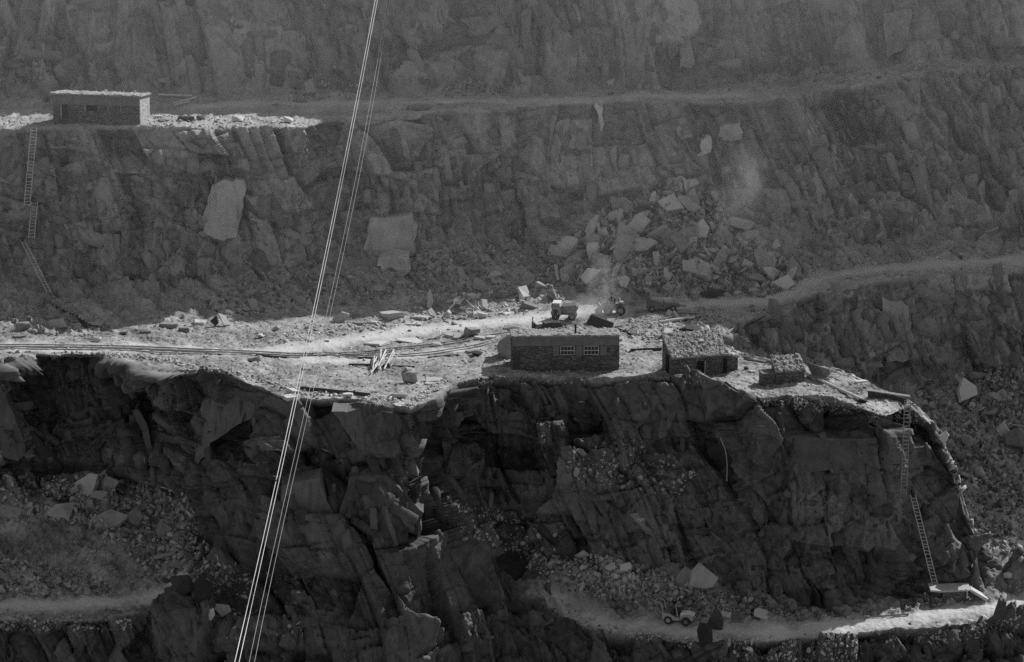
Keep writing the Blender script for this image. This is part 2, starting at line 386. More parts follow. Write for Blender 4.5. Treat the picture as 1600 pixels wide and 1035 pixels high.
# --- the back of the quarry: top wall, upper terrace, back wall, talus, right-hand pit
Z1 = 15.3
def back(q1, q2, q3, q4, q5, q6, q7=(740, 'y', 331), q8=(800, 'y', 325), q9=(905, 'y', 317), ztop=36, ytop=380.5):  # ztop: unseen wall crest, its height shaped for the shadows it casts
    rt = 517.5+F*math.tan(math.atan((CZ-ztop)/ytop)-PITCH)
    rp = 517.5+F*math.tan(math.atan((CZ-ztop-6)/(ytop+130))-PITCH)
    return [(rp, 'y', ytop+130), (rt, 'y', ytop), q1, q2, q3, q4, q5, q6, q7, q8, q9]
def hid(y=336.0):   # hidden under the main terrace
    return dict(q6=(700, 'y', y-.3), q7=(800, 'y', y-.6), q8=(850, 'y', y-.9), q9=(950, 'y', y-1.2))
zz = lambda r, z: (r, 'z', z)
yy = lambda r, y: (r, 'y', y)
KB = {
 -700: back(zz(150, Z1), zz(205, Z1), yy(430, 349), zz(520, 0), zz(560, -1.2), **hid(335), ztop=37),
 0:    back(zz(150, Z1), zz(203, Z1), yy(430, 349), zz(524, 0), zz(555, -1.2), **hid(333), ztop=37),
 75:   back(zz(150, Z1), zz(200, Z1), yy(440, 349), zz(523, 0), zz(552, -1.2), **hid(333), ztop=37),
 150:  back(zz(150, Z1), zz(197, Z1), yy(440, 349), zz(522, 0), zz(552, -1.2), **hid(333), ztop=37),
 250:  back(zz(148, Z1), zz(199, Z1), yy(450, 349.5), zz(506, 0), zz(545, -1.2), **hid(334), ztop=37),
 350:  back(zz(146, Z1), zz(201, Z1), yy(430, 350), zz(492, 0), zz(540, -1.2), **hid(336), ztop=37),
 440:  back(zz(140, Z1), zz(198, Z1), yy(420, 351), zz(484, 0.), zz(530, -1.2), **hid(337), ztop=37),
 475:  back(zz(138, Z1), zz(195, Z1), yy(420, 352), zz(480, 0.), zz(530, -1.2), **hid(337), ztop=37),
 520:  back(zz(138, Z1), zz(185, Z1), yy(405, 354), zz(474, 0.), zz(530, -1.2), **hid(337), ztop=37),
 650:  back(zz(150, Z1), zz(178, Z1), yy(390, 356), zz(460, 0.), zz(520, -1.2), **hid(339), ztop=39),
 740:  back(zz(140, Z1), zz(171, Z1), yy(370, 357.5), zz(458, 0.), zz(515, -1.2), **hid(340), ztop=37.6),
 800:  back(zz(148, Z1), zz(165, Z1), yy(362, 358.5), zz(462, 0.), zz(515, -1.2), **hid(340), ztop=38.8),
 870:  back(zz(142, Z1), zz(160, Z1), yy(350, 359), zz(468, 0.), zz(520, -1.2), **hid(340), ztop=40.4),
 950:  back(zz(138, Z1), zz(158, Z1), yy(318, 359.5), zz(474, 0.), zz(525, -1.2), **hid(339), ztop=41.2),
 1050: back(zz(138, Z1), zz(158, Z1), yy(284, 360), zz(470, 0.), zz(530, -1.2), **hid(339), ztop=40.8),
 1100: back(zz(132, Z1), zz(157, Z1), yy(296, 360), zz(465, 0.), zz(545, -0.6), **hid(337.5), ztop=40),
 1135: back(zz(126, Z1), zz(158, Z1), yy(312, 360), zz(462, 0.), zz(512, -0.3), yy(690, 332), yy(745, 331), ztop=39),
 1165: back(zz(122, Z1), zz(158, Z1), yy(330, 360), zz(456, 0.1), zz(504, 0), yy(640, 337), yy(745, 331), ztop=38),
 1200: back(zz(118, Z1), zz(156, Z1), yy(352, 359.5), zz(448, .2), zz(489, 0), yy(630, 340), ztop=36.4),
 1250: back(zz(112, Z1), zz(148, Z1), yy(378, 358.5), zz(434, .7), zz(466, .6), yy(615, 342), ztop=34),
 1330: back(yy(108, 373), yy(134, 369), yy(382, 358.5), zz(414, 1.4), zz(443, 1.2), yy(590, 345), ztop=34),
 1450: back(yy(98, 375), yy(112, 371), yy(378, 359), zz(402, 2.3), zz(431, 2), yy(585, 346), ztop=37),
 1600: back(yy(88, 377), yy(100, 373), yy(366, 359), zz(396, 3), zz(425, 2.5), yy(580, 346), ztop=40.5),
 1750: back(yy(80, 378), yy(92, 374), yy(360, 359), zz(392, 3.2), zz(421, 3), yy(575, 346), ztop=43),
 2500: back(yy(60, 378), yy(75, 374), yy(350, 359), zz(385, 3.2), zz(415, 3), yy(570, 346), ztop=46),  # unseen columns right of view, added and shaped to throw shadow
}
def world(px, py, z): return at_y(px, py, y_of_z(px, py, z))
R_BACK = [([world(900, 492, 0), world(1000, 482, 0), world(1110, 473, 0), world(1200, 470, 0.2), world(1300, 432, 1), world(1420, 415, 2), world(1620, 408, 2.7)], 1.6),
          ([world(300, 165, Z1), world(520, 160, Z1), world(700, 160, Z1), world(850, 156, Z1), world(1150, 146, Z1)], 1.4)]
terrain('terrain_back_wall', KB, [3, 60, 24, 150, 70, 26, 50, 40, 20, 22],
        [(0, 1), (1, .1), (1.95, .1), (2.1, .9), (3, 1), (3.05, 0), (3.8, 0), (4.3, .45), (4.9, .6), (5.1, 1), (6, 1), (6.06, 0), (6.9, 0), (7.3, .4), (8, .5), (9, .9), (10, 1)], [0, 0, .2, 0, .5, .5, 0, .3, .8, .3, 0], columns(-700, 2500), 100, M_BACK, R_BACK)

# --- the main terrace and its working faces down to the lower road
def rb(r, px=0): return r-9
KF = {
 -700: [zz(500, 0), zz(568, 0), yy(640, 324.6), yy(690, 324.3), yy(720, 323.9), yy(750, 323.4), yy(800, 319.5), zz(930, -16.6), zz(962, -17), yy(1012, 304.5), yy(1180, 301)],
 0: [zz(508, 0), zz(565, 0), yy(640, 325.3), yy(690, 325), yy(715, 324.6), yy(745, 324.1), yy(800, 320), zz(925, -16.6), zz(962, -17), yy(1012, 305), yy(1180, 301)],
 60: [zz(510, 0), zz(556, 0), yy(640, 327.7), yy(690, 327.3), yy(715, 326.8), yy(740, 326), yy(800, 320.8), zz(925, -16.6), zz(965, -17), yy(1012, 305), yy(1180, 301)],
 150: [zz(510, 0), zz(556, 0), yy(640, 327.7), yy(690, 327.2), yy(715, 326.6), yy(745, 325.7), yy(805, 320.5), zz(920, -16.4), zz(968, -16.9), yy(1012, 305), yy(1180, 301)],
 205: [zz(505, 0), zz(564, 0), yy(640, 325.7), yy(690, 325.3), yy(720, 325), yy(752, 324.4), yy(815, 319.8), zz(915, -16.2), zz(962, -16.8), yy(1012, 305.5), yy(1180, 301)],
 260: [zz(497, 0), zz(576, 0), yy(640, 323.2), yy(690, 322.8), yy(722, 322.3), yy(765, 321.6), yy(835, 317.5), yy(905, 311.5), zz(945, -16.6), yy(1005, 306), yy(1180, 300.5)],
 305: [zz(490, 0), zz(579, 0), yy(640, 322.5), yy(690, 321), yy(730, 319.5), yy(785, 317.8), yy(850, 314.5), yy(900, 309.8), yy(930, 308), yy(1000, 304.5), yy(1180, 299.5)],
 360: [zz(483, 0), zz(584, 0), yy(640, 319.5), yy(700, 317.5), yy(745, 315.6), yy(800, 314), yy(860, 311.5), yy(900, 309), yy(930, 307.5), yy(1000, 304), yy(1180, 299)],
 400: [zz(478, 0), zz(604, 0), yy(650, 316), yy(705, 314.5), yy(750, 312.5), yy(805, 311), yy(860, 309), yy(900, 307.5), yy(930, 306), yy(1000, 303), yy(1180, 298.5)],
 450: [zz(476, 0), zz(622, 0), yy(665, 312.8), yy(715, 311.8), yy(758, 309.7), yy(810, 308.8), yy(862, 307.3), yy(900, 306), yy(930, 305), yy(1000, 302), yy(1180, 298)],
 560: [zz(458, 0), zz(627, 0), yy(680, 311.8), yy(730, 310.7), yy(772, 308), yy(828, 307.3), yy(868, 306), yy(900, 305), yy(930, 304), yy(1000, 301.2), yy(1180, 297)],
 640: [zz(447, 0), zz(641, 0), yy(690, 309.3), yy(740, 308.6), yy(785, 306.4), yy(838, 306), yy(878, 305.8), yy(905, 305.0), yy(930, 304.0), yy(1000, 301.5), yy(1180, 296.5)],
 668: [zz(446, 0), zz(632, 0), yy(690, 310.8), yy(740, 310), yy(785, 308), yy(838, 307), yy(880, 307.0), yy(905, 306.1), yy(930, 305.1), yy(1000, 302.6), yy(1180, 296.5)],
 700: [zz(446, 0), zz(603, 0), yy(670, 315.5), yy(725, 315), yy(775, 312), yy(838, 309.5), yy(880, 308.7), yy(905, 307.4), yy(930, 306.2), yy(1000, 303.4), yy(1180, 296.7)],
 740: [zz(447, 0), zz(596, 0), yy(660, 318), yy(720, 317.3), yy(765, 315.6), yy(830, 313), yy(878, 310.0), yy(900, 308.6), yy(930, 306.6), yy(1000, 303.8), yy(1180, 297)],
 800: [zz(450, 0), zz(589, 0), yy(655, 318), yy(710, 317.4), yy(765, 315.8), yy(832, 314), yy(876, 312.8), yy(895, 308.8), yy(925, 306.7), yy(1000, 304.0), yy(1180, 297.3)],
 845: [zz(454, 0), zz(589, 0), yy(650, 317.9), yy(700, 317.3), yy(762, 315.3), yy(845, 313.2), yy(890, 311.6), yy(912, 308.6), yy(932, 306.2), yy(1000, 303.6), yy(1180, 297.5)],
 885: [zz(458, 0), zz(590, 0), yy(650, 317.8), yy(690, 317.2), yy(758, 314.8), yy(855, 312.8), yy(905, 310), zz(945, -17.2), zz(965, -17.6), yy(1010, 303), yy(1180, 298)],
 940: [zz(464, 0), zz(590, 0), yy(648, 317.8), yy(690, 317.2), yy(758, 314.5), yy(868, 312.2), yy(925, 309.3), zz(960, -17.2), zz(985, -17.7), yy(1022, 303), yy(1180, 298.5)],
 1000: [zz(464, 0), zz(590, 0), yy(648, 317.9), yy(690, 317.3), yy(762, 314.5), yy(880, 311.9), yy(935, 308.9), zz(965, -17.2), zz(992, -17.8), yy(1030, 302.8), yy(1180, 299)],
 1075: [zz(484, 0), zz(591, 0), yy(648, 317.5), yy(692, 316.9), yy(765, 314.2), yy(890, 311.4), yy(940, 308.8), zz(970, -17.2), zz(1003, -18), yy(1040, 302.3), yy(1180, 299)],
 1110: [zz(515, 0), zz(595, 0), yy(650, 317), yy(695, 316.2), yy(770, 313.8), yy(897, 311), yy(942, 308.6), zz(971, -17.2), zz(1005, -18), yy(1045, 302), yy(1180, 299)],
 1140: [zz(546, 0), zz(604, 0), yy(655, 315.6), yy(700, 315), yy(775, 313.2), yy(905, 310.6), yy(945, 308.5), zz(971, -17.2), zz(1003, -18), yy(1045, 302), yy(1180, 299)],
 1190: [zz(560, 0), zz(624, -.2), yy(675, 312.8), yy(720, 312.2), yy(790, 311.4), yy(915, 309.9), yy(950, 308.3), zz(970, -17.2), zz(1000, -18), yy(1050, 301.6), yy(1180, 299)],
 1230: [zz(565, 0), zz(620, -.2), yy(675, 313.2), yy(720, 312.5), yy(790, 311.5), yy(925, 309.8), yy(955, 308.2), zz(970, -17.2), zz(998, -18), yy(1050, 301.8), yy(1180, 299)],
 1300: [zz(576, 0), zz(624, -.4), yy(680, 312.9), yy(725, 312.3), yy(795, 311.4), yy(945, 309.3), yy(958, 308.2), zz(972, -17.2), zz(992, -17.6), yy(1040, 302.3), yy(1180, 299)],
 1350: [zz(598, 0), zz(640, -.5), yy(690, 312.4), yy(735, 312), yy(800, 311.6), yy(943, 309.8), yy(955, 308.4), zz(968, -17.2), zz(988, -17.6), yy(1035, 302.6), yy(1180, 299)],
 1385: [zz(615, -.4), zz(648, -.9), yy(695, 312.3), yy(740, 312.2), yy(805, 312), yy(939, 311), yy(953, 308.8), zz(966, -17.2), zz(986, -17.6), yy(1028, 302.8), yy(1180, 299)],
 1420: [zz(629, -1.2), zz(637, -1.6), yy(690, 316.2), yy(735, 315.8), yy(805, 315.2), yy(933, 312.3), yy(949, 309.3), zz(962, -17.1), zz(984, -17.5), yy(1020, 303), yy(1180, 299)],
 1450: [yy(655.0, 317.70), yy(660.0, 317.00), yy(710.0, 316.20), yy(755.0, 315.70), yy(812.0, 314.70), yy(926.0, 312.70), yy(945.0, 309.40), zz(963.0, -17.10), zz(982.0, -17.50), yy(1018.0, 303.00), yy(1180.0, 299.00)],
 1467: [yy(676.0, 317.50), yy(682.0, 316.80), yy(725.0, 316.20), yy(768.0, 315.70), yy(820.0, 314.90), yy(924.0, 312.90), yy(942.0, 309.60), zz(961.0, -17.00), zz(981.0, -17.40), yy(1018.0, 303.00), yy(1180.0, 299.00)],
 1482: [yy(712.0, 317.20), yy(718.0, 316.70), yy(755.0, 316.20), yy(790.0, 315.70), yy(830.0, 315.00), yy(920.0, 313.00), yy(939.0, 309.80), zz(959.0, -17.00), zz(980.0, -17.40), yy(1016.0, 303.20), yy(1180.0, 299.00)],
 1494: [yy(750.0, 316.90), yy(756.0, 316.40), yy(785.0, 316.00), yy(812.0, 315.50), yy(845.0, 315.00), yy(916.0, 313.20), yy(936.0, 310.00), zz(957.0, -17.00), zz(979.0, -17.40), yy(1014.0, 303.20), yy(1180.0, 299.00)],
 1506: [yy(800.0, 316.40), yy(805.0, 316.00), yy(822.0, 315.70), yy(842.0, 315.40), yy(865.0, 315.00), yy(913.0, 313.50), yy(933.0, 310.30), zz(955.0, -17.00), zz(978.0, -17.40), yy(1012.0, 303.20), yy(1180.0, 299.00)],
 1535: [yy(858.0, 315.30), yy(861.0, 315.00), yy(868.0, 314.70), yy(878.0, 314.40), yy(888.0, 314.10), yy(904.0, 313.30), yy(924.0, 310.90), zz(949.0, -17.00), zz(976.0, -17.40), yy(1008.0, 303.40), yy(1180.0, 299.00)],
 1565: [yy(884.0, 314.80), yy(886.0, 314.50), yy(889.0, 314.20), yy(893.0, 313.90), yy(897.0, 313.70), yy(900.0, 313.30), yy(918.0, 311.60), zz(942.0, -17.00), zz(972.0, -17.40), yy(1005.0, 303.60), yy(1180.0, 299.00)],
 1610: [yy(880, 316), yy(883, 315.7), yy(886, 315.3), yy(890, 314.8), yy(894, 314), yy(900, 313), yy(912, 312), zz(934, -17), zz(966, -17.4), yy(1000, 304), yy(1180, 299)],
 1900: [yy(870, 318), yy(873, 317.5), yy(876, 317), yy(880, 316.5), yy(884, 316), yy(890, 315), yy(898, 314), zz(915, -17), zz(945, -17.4), yy(985, 305), yy(1180, 299)],
}
# a skirt behind the terrace so that the spit is solid from the side too
for k_ in list(KF):
    r0, m0, v0 = KF[k_][0]
    Y0 = v0 if m0 == 'y' else float(y_of_z(np.array(float(k_)), np.array(float(r0)), v0))
    KF[k_] = [(r0+160, 'y', Y0+0.8)]+KF[k_]
R_FRONT = [([world(-60, 541, 0), world(200, 543, 0), world(400, 549, 0), world(500, 535, 0), world(620, 515, 0), world(740, 503, 0), world(860, 492, 0), world(960, 486, 0)], 1.8),
           ([world(430, 550, 0), world(520, 562, 0), world(620, 552, 0), world(740, 538, 0)], 1.1),
           ([world(880, 947, -17.2), world(960, 972, -17.3), world(1080, 982, -17.4), world(1200, 983, -17.4), world(1320, 977, -17.3), world(1420, 967, -17.2), world(1500, 955, -17.1), world(1620, 937, -17)], 1.3),
           ([world(-60, 945, -16.8), world(100, 945, -16.8), world(220, 938, -16.5), world(290, 905, -15)], 1.2)]
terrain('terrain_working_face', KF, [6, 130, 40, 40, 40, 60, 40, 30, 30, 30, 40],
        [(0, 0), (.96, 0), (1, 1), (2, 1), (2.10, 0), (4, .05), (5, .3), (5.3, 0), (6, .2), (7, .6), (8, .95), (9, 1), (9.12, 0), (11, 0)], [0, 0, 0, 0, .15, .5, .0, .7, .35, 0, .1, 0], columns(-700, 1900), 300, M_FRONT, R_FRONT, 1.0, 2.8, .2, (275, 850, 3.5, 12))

BVH = BVHTree.FromPolygons(np.concatenate(BV_V).tolist(), np.concatenate(BV_F).tolist())
def hit(px, py):
    d = Vector(rays(px, py)).normalized(); r = BVH.ray_cast(Vector((0, 0, CZ)), d, 900)
    if r[0] is None: return None, None
    n = r[1]
    if n.dot(d) > 0: n = -n
    return r[0], n
def pos(px, py, back=0.0):
    p, n = hit(px, py)
    return p if back == 0 else p+Vector(rays(px, py)).normalized()*back
def drop(x, y, z=60):
    r = BVH.ray_cast(Vector((x, y, z)), Vector((0, 0, -1)), 200); return r[0].z if r[0] else 0.0
def msc(p): return (p-Vector((0, 0, CZ))).length/F           # metres per photograph pixel at p

fl = bpy.data.meshes.new('quarry_floor'); fl.from_pydata([(-700, -100, -42), (700, -100, -42), (700, 303, -42), (-700, 303, -42)], [], [(0, 1, 2, 3)])
for a_ in ('tone', 'ground', 'road'): put_attr(fl, a_, [0.5, .5, .5, .5])
tag(link('quarry_floor', fl, M_FRONT), kind='structure')

# ------------------------------------------------------------------ fragments of slate
def inside(x, y, poly):
    c = False; j = len(poly)-1
    for i in range(len(poly)):
        if (poly[i][1] > y) != (poly[j][1] > y) and x < (poly[j][0]-poly[i][0])*(y-poly[i][1])/(poly[j][1]-poly[i][1])+poly[i][0]: c = not c
        j = i
    return c
def sample(poly, n, rnd):
    xs = [p[0] for p in poly]; ys = [p[1] for p in poly]; out = []
    while len(out) < n:
        x = rnd.uniform(min(xs), max(xs)); y = rnd.uniform(min(ys), max(ys))
        if inside(x, y, poly): out.append((x, y))
    return out
def frame(n, rnd, wild):
    d = Vector((rnd.gauss(0, 1), rnd.gauss(0, 1), rnd.gauss(0, 1)))*wild
    z = (Vector(n)+d).normalized(); x = Vector((rnd.gauss(0, 1), rnd.gauss(0, 1), rnd.gauss(0, .4))).cross(z).normalized()
    return x, z.cross(x), z
def rubble(name, label, regions, m, seed, tone=(0, 1)):
    rnd = random.Random(seed); V = []; Q = []; T = []
    for poly, n, smin, smax, flat, wild in regions:
        for px, py in sample(poly, n, rnd):
            p, nr = hit(px, py)
            if p is None: continue
            if rnd.random() < .85 and min(seg_dist(np.array([[p.x, p.y]]), l)[0]/w_ for l, w_ in R_BACK+R_FRONT if abs(l[0][2]-p.z) < 3 or abs(l[-1][2]-p.z) < 3 or True) < 1: continue
            sz = smin*(smax/smin)**(rnd.random()**1.9); x, y, z = frame(nr, rnd, wild)
            el = rnd.uniform(.35, .9); th = sz*flat*rnd.uniform(.3, 1.0); b = len(V); tn = rnd.uniform(*tone)
            a0 = rnd.random()*6.28; rr = [rnd.uniform(.5, 1.2) for _ in range(6)]
            for lev, k in ((-.35, 1.0), (.65, rnd.uniform(.7, 1.0))):
                for j in range(6):
                    a = a0+j*1.0472; q = p+x*(math.cos(a)*rr[j]*sz*k*.5)+y*(math.sin(a)*rr[j]*sz*k*el*.5)+z*(th*(lev+rnd.uniform(-.12, .12)))
                    V.append(q[:]); T.append(tn)
            Q += [(b+6, b+7, b+8, b+9), (b+6, b+9, b+10, b+11), (b+3, b+2, b+1, b), (b+5, b+4, b+3, b)]
            Q += [(b+j, b+(j+1) % 6, b+6+(j+1) % 6, b+6+j) for j in range(6)]
    me = np_mesh(name, V, Q); put_attr(me, 'tone', T); o = link(name, me, m); tag(o, label, 'rubble', kind='stuff'); return o

def rock_mesh(seed, kind):
    """unit rock: x, y in -.5...5, z in 0..1"""
    rnd = random.Random(seed); bm = bmesh.new()
    if kind == 'slab':
        n = rnd.choice((4, 4, 5, 5, 6)); a0 = rnd.random()*6.28; rr = [rnd.uniform(.7, 1.2) for _ in range(n)]; rings = []
        ang = sorted(a0+(j+rnd.uniform(-.28, .28))*6.2832/n for j in range(n))
        for z, k in ((0, .92), (.5, 1.0), (1, .9)):
            rings.append([bm.verts.new((math.cos(a)*rr[j]*k*.5+rnd.uniform(-.03, .03), math.sin(a)*rr[j]*k*.5+rnd.uniform(-.03, .03), z+rnd.uniform(-.12, .12))) for j, a in enumerate(ang)])
        for a, b in zip(rings, rings[1:]):
            for j in range(n): bm.faces.new((a[j], a[(j+1) % n], b[(j+1) % n], b[j]))
        bm.faces.new(rings[0][::-1]); bm.faces.new(rings[-1])
    else:
        for k in range(15):
            v = [rnd.gauss(0, 1) for _ in range(3)]; mx = sum(abs(c)**5 for c in v)**.2; f = rnd.uniform(.82, 1.0)/mx
            bm.verts.new((v[0]*f*.5, v[1]*f*.5, v[2]*f*.5+.5))
        r = bmesh.ops.convex_hull(bm, input=bm.verts[:])
        bmesh.ops.delete(bm, geom=[v for v in bm.verts if not v.link_faces], context='VERTS')
    bmesh.ops.bevel(bm, geom=bm.edges[:], offset=0.012, segments=1, affect='EDGES')
    bmesh.ops.recalc_face_normals(bm, faces=bm.faces)
    me = bpy.data.meshes.new('slate_rock'); bm.to_mesh(me); bm.free(); return me
def fit(me):
    c = np.array([v.co[:] for v in me.vertices]); lo, hi = c.min(0), c.max(0)
    for v in me.vertices:
        v.co = [(v.co[k]-lo[k])/(hi[k]-lo[k])-(.5 if k < 2 else 0) for k in range(3)]
    return me
def rock(px, py, w, h, label, kind='stand', m=None, roll=0.0, yaw=None, lean=0.25, cat=None, name=None, seed=None, base=None):
    """a named fragment whose outline is about w x h photograph pixels centred on (px, py)"""
    sd = seed if seed is not None else int(px*7+py*13); rnd = random.Random(sd); m = m or M_ROCK
    p, n = base or hit(px, py+h*.42)
    s = msc(p); W = w*s; H = h*s/0.96
    if kind == 'stand':
        me = fit(rock_mesh(sd, 'slab')); t = min(W, H)*rnd.uniform(.22, .38)
        if m is M_PALE: lean = .8; yaw = .75
        yaw = yaw if yaw is not None else rnd.uniform(-.35, .35); W /= math.cos(yaw)*.5+.5; H /= math.cos(lean-.26)
        # local slab lies in x-y: stand it up, lean it back, roll it about the view axis
        R = Matrix.Rotation(yaw, 4, 'Z') @ Matrix.Rotation(math.pi/2-lean, 4, 'X')
        S = Matrix.Diagonal((W, H, t, 1)); ce = p+Vector((0, H*math.sin(lean)*.45, H*math.cos(lean)*.46+t*.2))
        M = Matrix.Translation(ce) @ Matrix.Rotation(-roll, 4, 'Y') @ R @ S @ Matrix.Translation((0, 0, -.5))
    elif kind == 'flat':
        me = fit(rock_mesh(sd, 'slab')); D = W*rnd.uniform(.55, .8); t = max(.12, H-D*.22)
        M = Matrix.Translation(p-Vector((0, 0, t*.12))+Vector((0, D*.3, 0))) @ Matrix.Rotation(-roll, 4, 'Y') @ Matrix.Rotation(rnd.uniform(-.08, .2), 4, 'X') @ Matrix.Diagonal((W, D, t, 1))
    else:
        me = fit(rock_mesh(sd, 'block')); D = W*rnd.uniform(.7, .95); t = max(.25*H, H-D*.22)
        M = Matrix.Translation(p-Vector((0, 0, t*.1))+Vector((0, D*.35, 0))) @ Matrix.Rotation(-roll, 4, 'Y') @ Matrix.Rotation(yaw if yaw is not None else rnd.uniform(-.3, .3), 4, 'Z') @ Matrix.Diagonal((W, D, t, 1))
    o = link(name or ('slate_rock' if kind != 'block' else 'slate_block'), me, m); o.matrix_world = M
    tag(o, label, cat or ('slab' if kind != 'block' else 'block')); return o

R = rock
# on the sunlit terrace and along its back
R(612, 492, 42, 18, 'large pale slab tilted up at the terrace back, left of the tall leaning slab', 'flat', M_PALE, .1)
R(672, 471, 13, 30, 'tall narrow slab leaning left at the back edge of the sunlit terrace', 'stand', M_PALE, -.55)
R(674, 491, 11, 15, 'small upright rounded slab below the tall leaning slab', 'stand', M_PALE, 0, 0, .1)
R(819, 460, 19, 21, 'brightest white block, standing on rubble left of the dusty lorry', 'stand', M_PALE, .08, .15, .1)
R(827, 478, 28, 13, 'wedge-shaped slab directly below the brightest white block', 'flat', M_ROCK, -.35)
R(738, 518, 27, 18, 'dark-sided square block with a sunlit flat top, alone beside the curving track', 'block', M_ROCK, 0, .25)
R(588, 537, 42, 11, 'long flat slab with bright top and dark side near the middle of the terrace', 'flat', M_PALE)
R(640, 532, 44, 8, 'long thin flat slab right of the dark-sided flat slab on the terrace', 'flat', M_PALE, -.05)
R(681, 525, 24, 12, 'pale pointed slab propped up beside the track, left of the square block', 'stand', M_PALE, .5)
R(703, 524, 20, 9, 'flat pale slab lying between the pointed slab and the square block', 'flat', M_PALE)
R(713, 526, 16, 11, 'small tilted pale slab just left of the square block', 'stand', M_PALE, .35)
R(682, 538, 20, 10, 'low pale lump lying in front of the pointed slab by the rails', 'block', M_PALE)
R(751, 528, 20, 7, 'small flat pale slab right below the square block', 'flat', M_PALE)
R(766, 527, 18, 7, 'small flat pale slab next to the rails left of the long hut', 'flat', M_PALE)
R(800, 512, 26, 11, 'grey humped block beside the rails behind the long hut', 'block', M_ROCK)
R(349, 501, 11, 23, 'bright upright slab on the shadow edge at the left of the terrace', 'stand', M_PALE, .1, 0, .1)
R(335, 503, 14, 17, 'dark upright slab leaning on the bright upright slab', 'stand', M_DARK, -.1)
R(312, 503, 22, 8, 'low pale slab left of the dark upright slab', 'flat', M_PALE)
R(263, 508, 30, 11, 'dark wide slab lying on the shadow edge of the left terrace', 'flat', M_ROCK)
R(287, 515, 18, 9, 'small dark slab right of the dark wide slab', 'flat', M_ROCK)
R(227, 518, 18, 8, 'low grey slab left of the dark wide slab', 'flat', M_ROCK)
R(192, 521, 14, 6, 'small dark pointed stone above the left railway', 'block', M_DARK)
R(151, 530, 18, 10, 'rounded pale boulder just above the railway at the left', 'block', M_PALE)
R(167, 521, 30, 5, 'thin dark slab lying behind the rounded pale boulder', 'flat', M_ROCK)
R(36, 510, 26, 17, 'pale-faced boulder in the shade at the far left of the terrace', 'block', M_ROCK)
R(90, 508, 30, 15, 'flat-topped slab in the shade at the foot of the stone steps', 'stand', M_ROCK, .2)
R(75, 497, 14, 9, 'small slab in the shade behind the flat-topped slab', 'flat', M_ROCK)
R(30, 525, 22, 6, 'thin flat slab in shade in front of the pale-faced boulder', 'flat', M_ROCK)
R(588, 450, 30, 14, 'pale boulder alone in the shade above the terrace, below the big pale rock face', 'block', M_ROCK)
R(431, 513, 12, 9, 'small bright stone at the left end of the low bank by the cables', 'block', M_PALE)
R(406, 525, 12, 9, 'bright stone in the sunlight just left of the cables', 'block', M_PALE)
R(397, 562, 20, 8, 'dark flat stone alone on the gravel in front of the railway', 'block', M_DARK)
R(533, 498, 28, 15, 'grey slab leaning to the right beside the terrace road', 'stand', M_ROCK, .5, 0, .5)
R(561, 505, 22, 8, 'flat grey slab right of the slab that leans by the road', 'flat', M_ROCK)
R(584, 504, 12, 6, 'little pale slab below the large tilted pale slab', 'flat', M_PALE)
R(645, 505, 30, 7, 'flat slab with a dark edge in front of the row of small pale slabs', 'flat', M_PALE)
R(655, 496, 30, 10, 'row-end pale slab lying behind the dark-edged flat slab', 'flat', M_PALE)
R(711, 470, 30, 9, 'bright flat slab on top of the heap of crossed poles', 'flat', M_PALE, .1)
R(727, 483, 20, 9, 'bright slab under the crossed poles', 'flat', M_PALE, -.2)
R(730, 488, 54, 7, 'long slab lying level under the heap of crossed poles', 'flat', M_ROCK)
R(747, 490, 24, 8, 'right-hand bright slab of the pole heap, fallen on its edge', 'stand', M_PALE, -.3)
R(757, 479, 12, 17, 'upright pointed slab at the right of the pole heap', 'stand', M_PALE, -.35)
R(755, 492, 18, 13, 'bright broken slab at the foot of the upright pointed slab', 'block', M_PALE)
R(741, 464, 24, 8, 'bright slab at the upper back of the pole heap', 'flat', M_PALE, .25)
R(766, 458, 12, 7, 'small bright slab topping the rubble right of the pole heap', 'flat', M_PALE, .3)
R(780, 462, 26, 7, 'thin slab lying along the rubble between pole heap and white block', 'flat', M_ROCK, -.15)
R(790, 490, 22, 5, 'thin flat slab on the road edge below the white block', 'flat', M_PALE)
R(457, 611, 20, 9, 'bright slab on the very edge of the terrace beneath the cables', 'flat', M_PALE, -.3)
R(453, 621, 24, 11, 'bright slab overhanging the edge, below the first one beneath the cables', 'flat', M_PALE)
R(543, 617, 18, 8, 'pale square slab near the terrace edge right of the long dark beam', 'flat', M_PALE)
R(640, 593, 28, 17, 'pale angular slab tipped up in front of the timber pile', 'stand', M_ROCK, -.3, 0, .7)
R(678, 593, 28, 6, 'flat oval slab above the notch in the terrace edge', 'flat', M_PALE)
R(671, 599, 18, 5, 'thin flat slab just below the flat oval slab', 'flat', M_PALE)
R(636, 577, 12, 8, 'small pale stone right of the timber pile', 'block', M_PALE)
R(620, 620, 30, 8, 'dark broken slab near the terrace edge above the buttress', 'flat', M_DARK)
R(625, 632, 26, 6, 'bright flat slab on the lip of the buttress', 'flat', M_PALE)
R(745, 552, 22, 9, 'dark block in the shade left of the long hut', 'block', M_DARK)
R(735, 549, 18, 6, 'flat slab left of the dark block near the long hut', 'flat', M_ROCK)
R(793, 540, 34, 46, 'huge rough boulder with a sunlit top against the left end of the long hut', 'block', M_ROCK, .1, .2)
R(938, 508, 42, 18, 'dark ragged slab propped up behind the long hut roof', 'stand', M_DARK, -.35)
R(950, 517, 34, 6, 'bright slab under the dark ragged slab', 'flat', M_PALE)
R(905, 514, 12, 8, 'small white stone behind the stovepipe of the long hut', 'block', M_PALE)
R(1078, 513, 36, 15, 'dark boulder behind the hut with the slate roof', 'block', M_DARK)
R(1043, 522, 22, 13, 'bright broken slab at the back corner of the slate-roofed hut', 'stand', M_PALE, -.3)
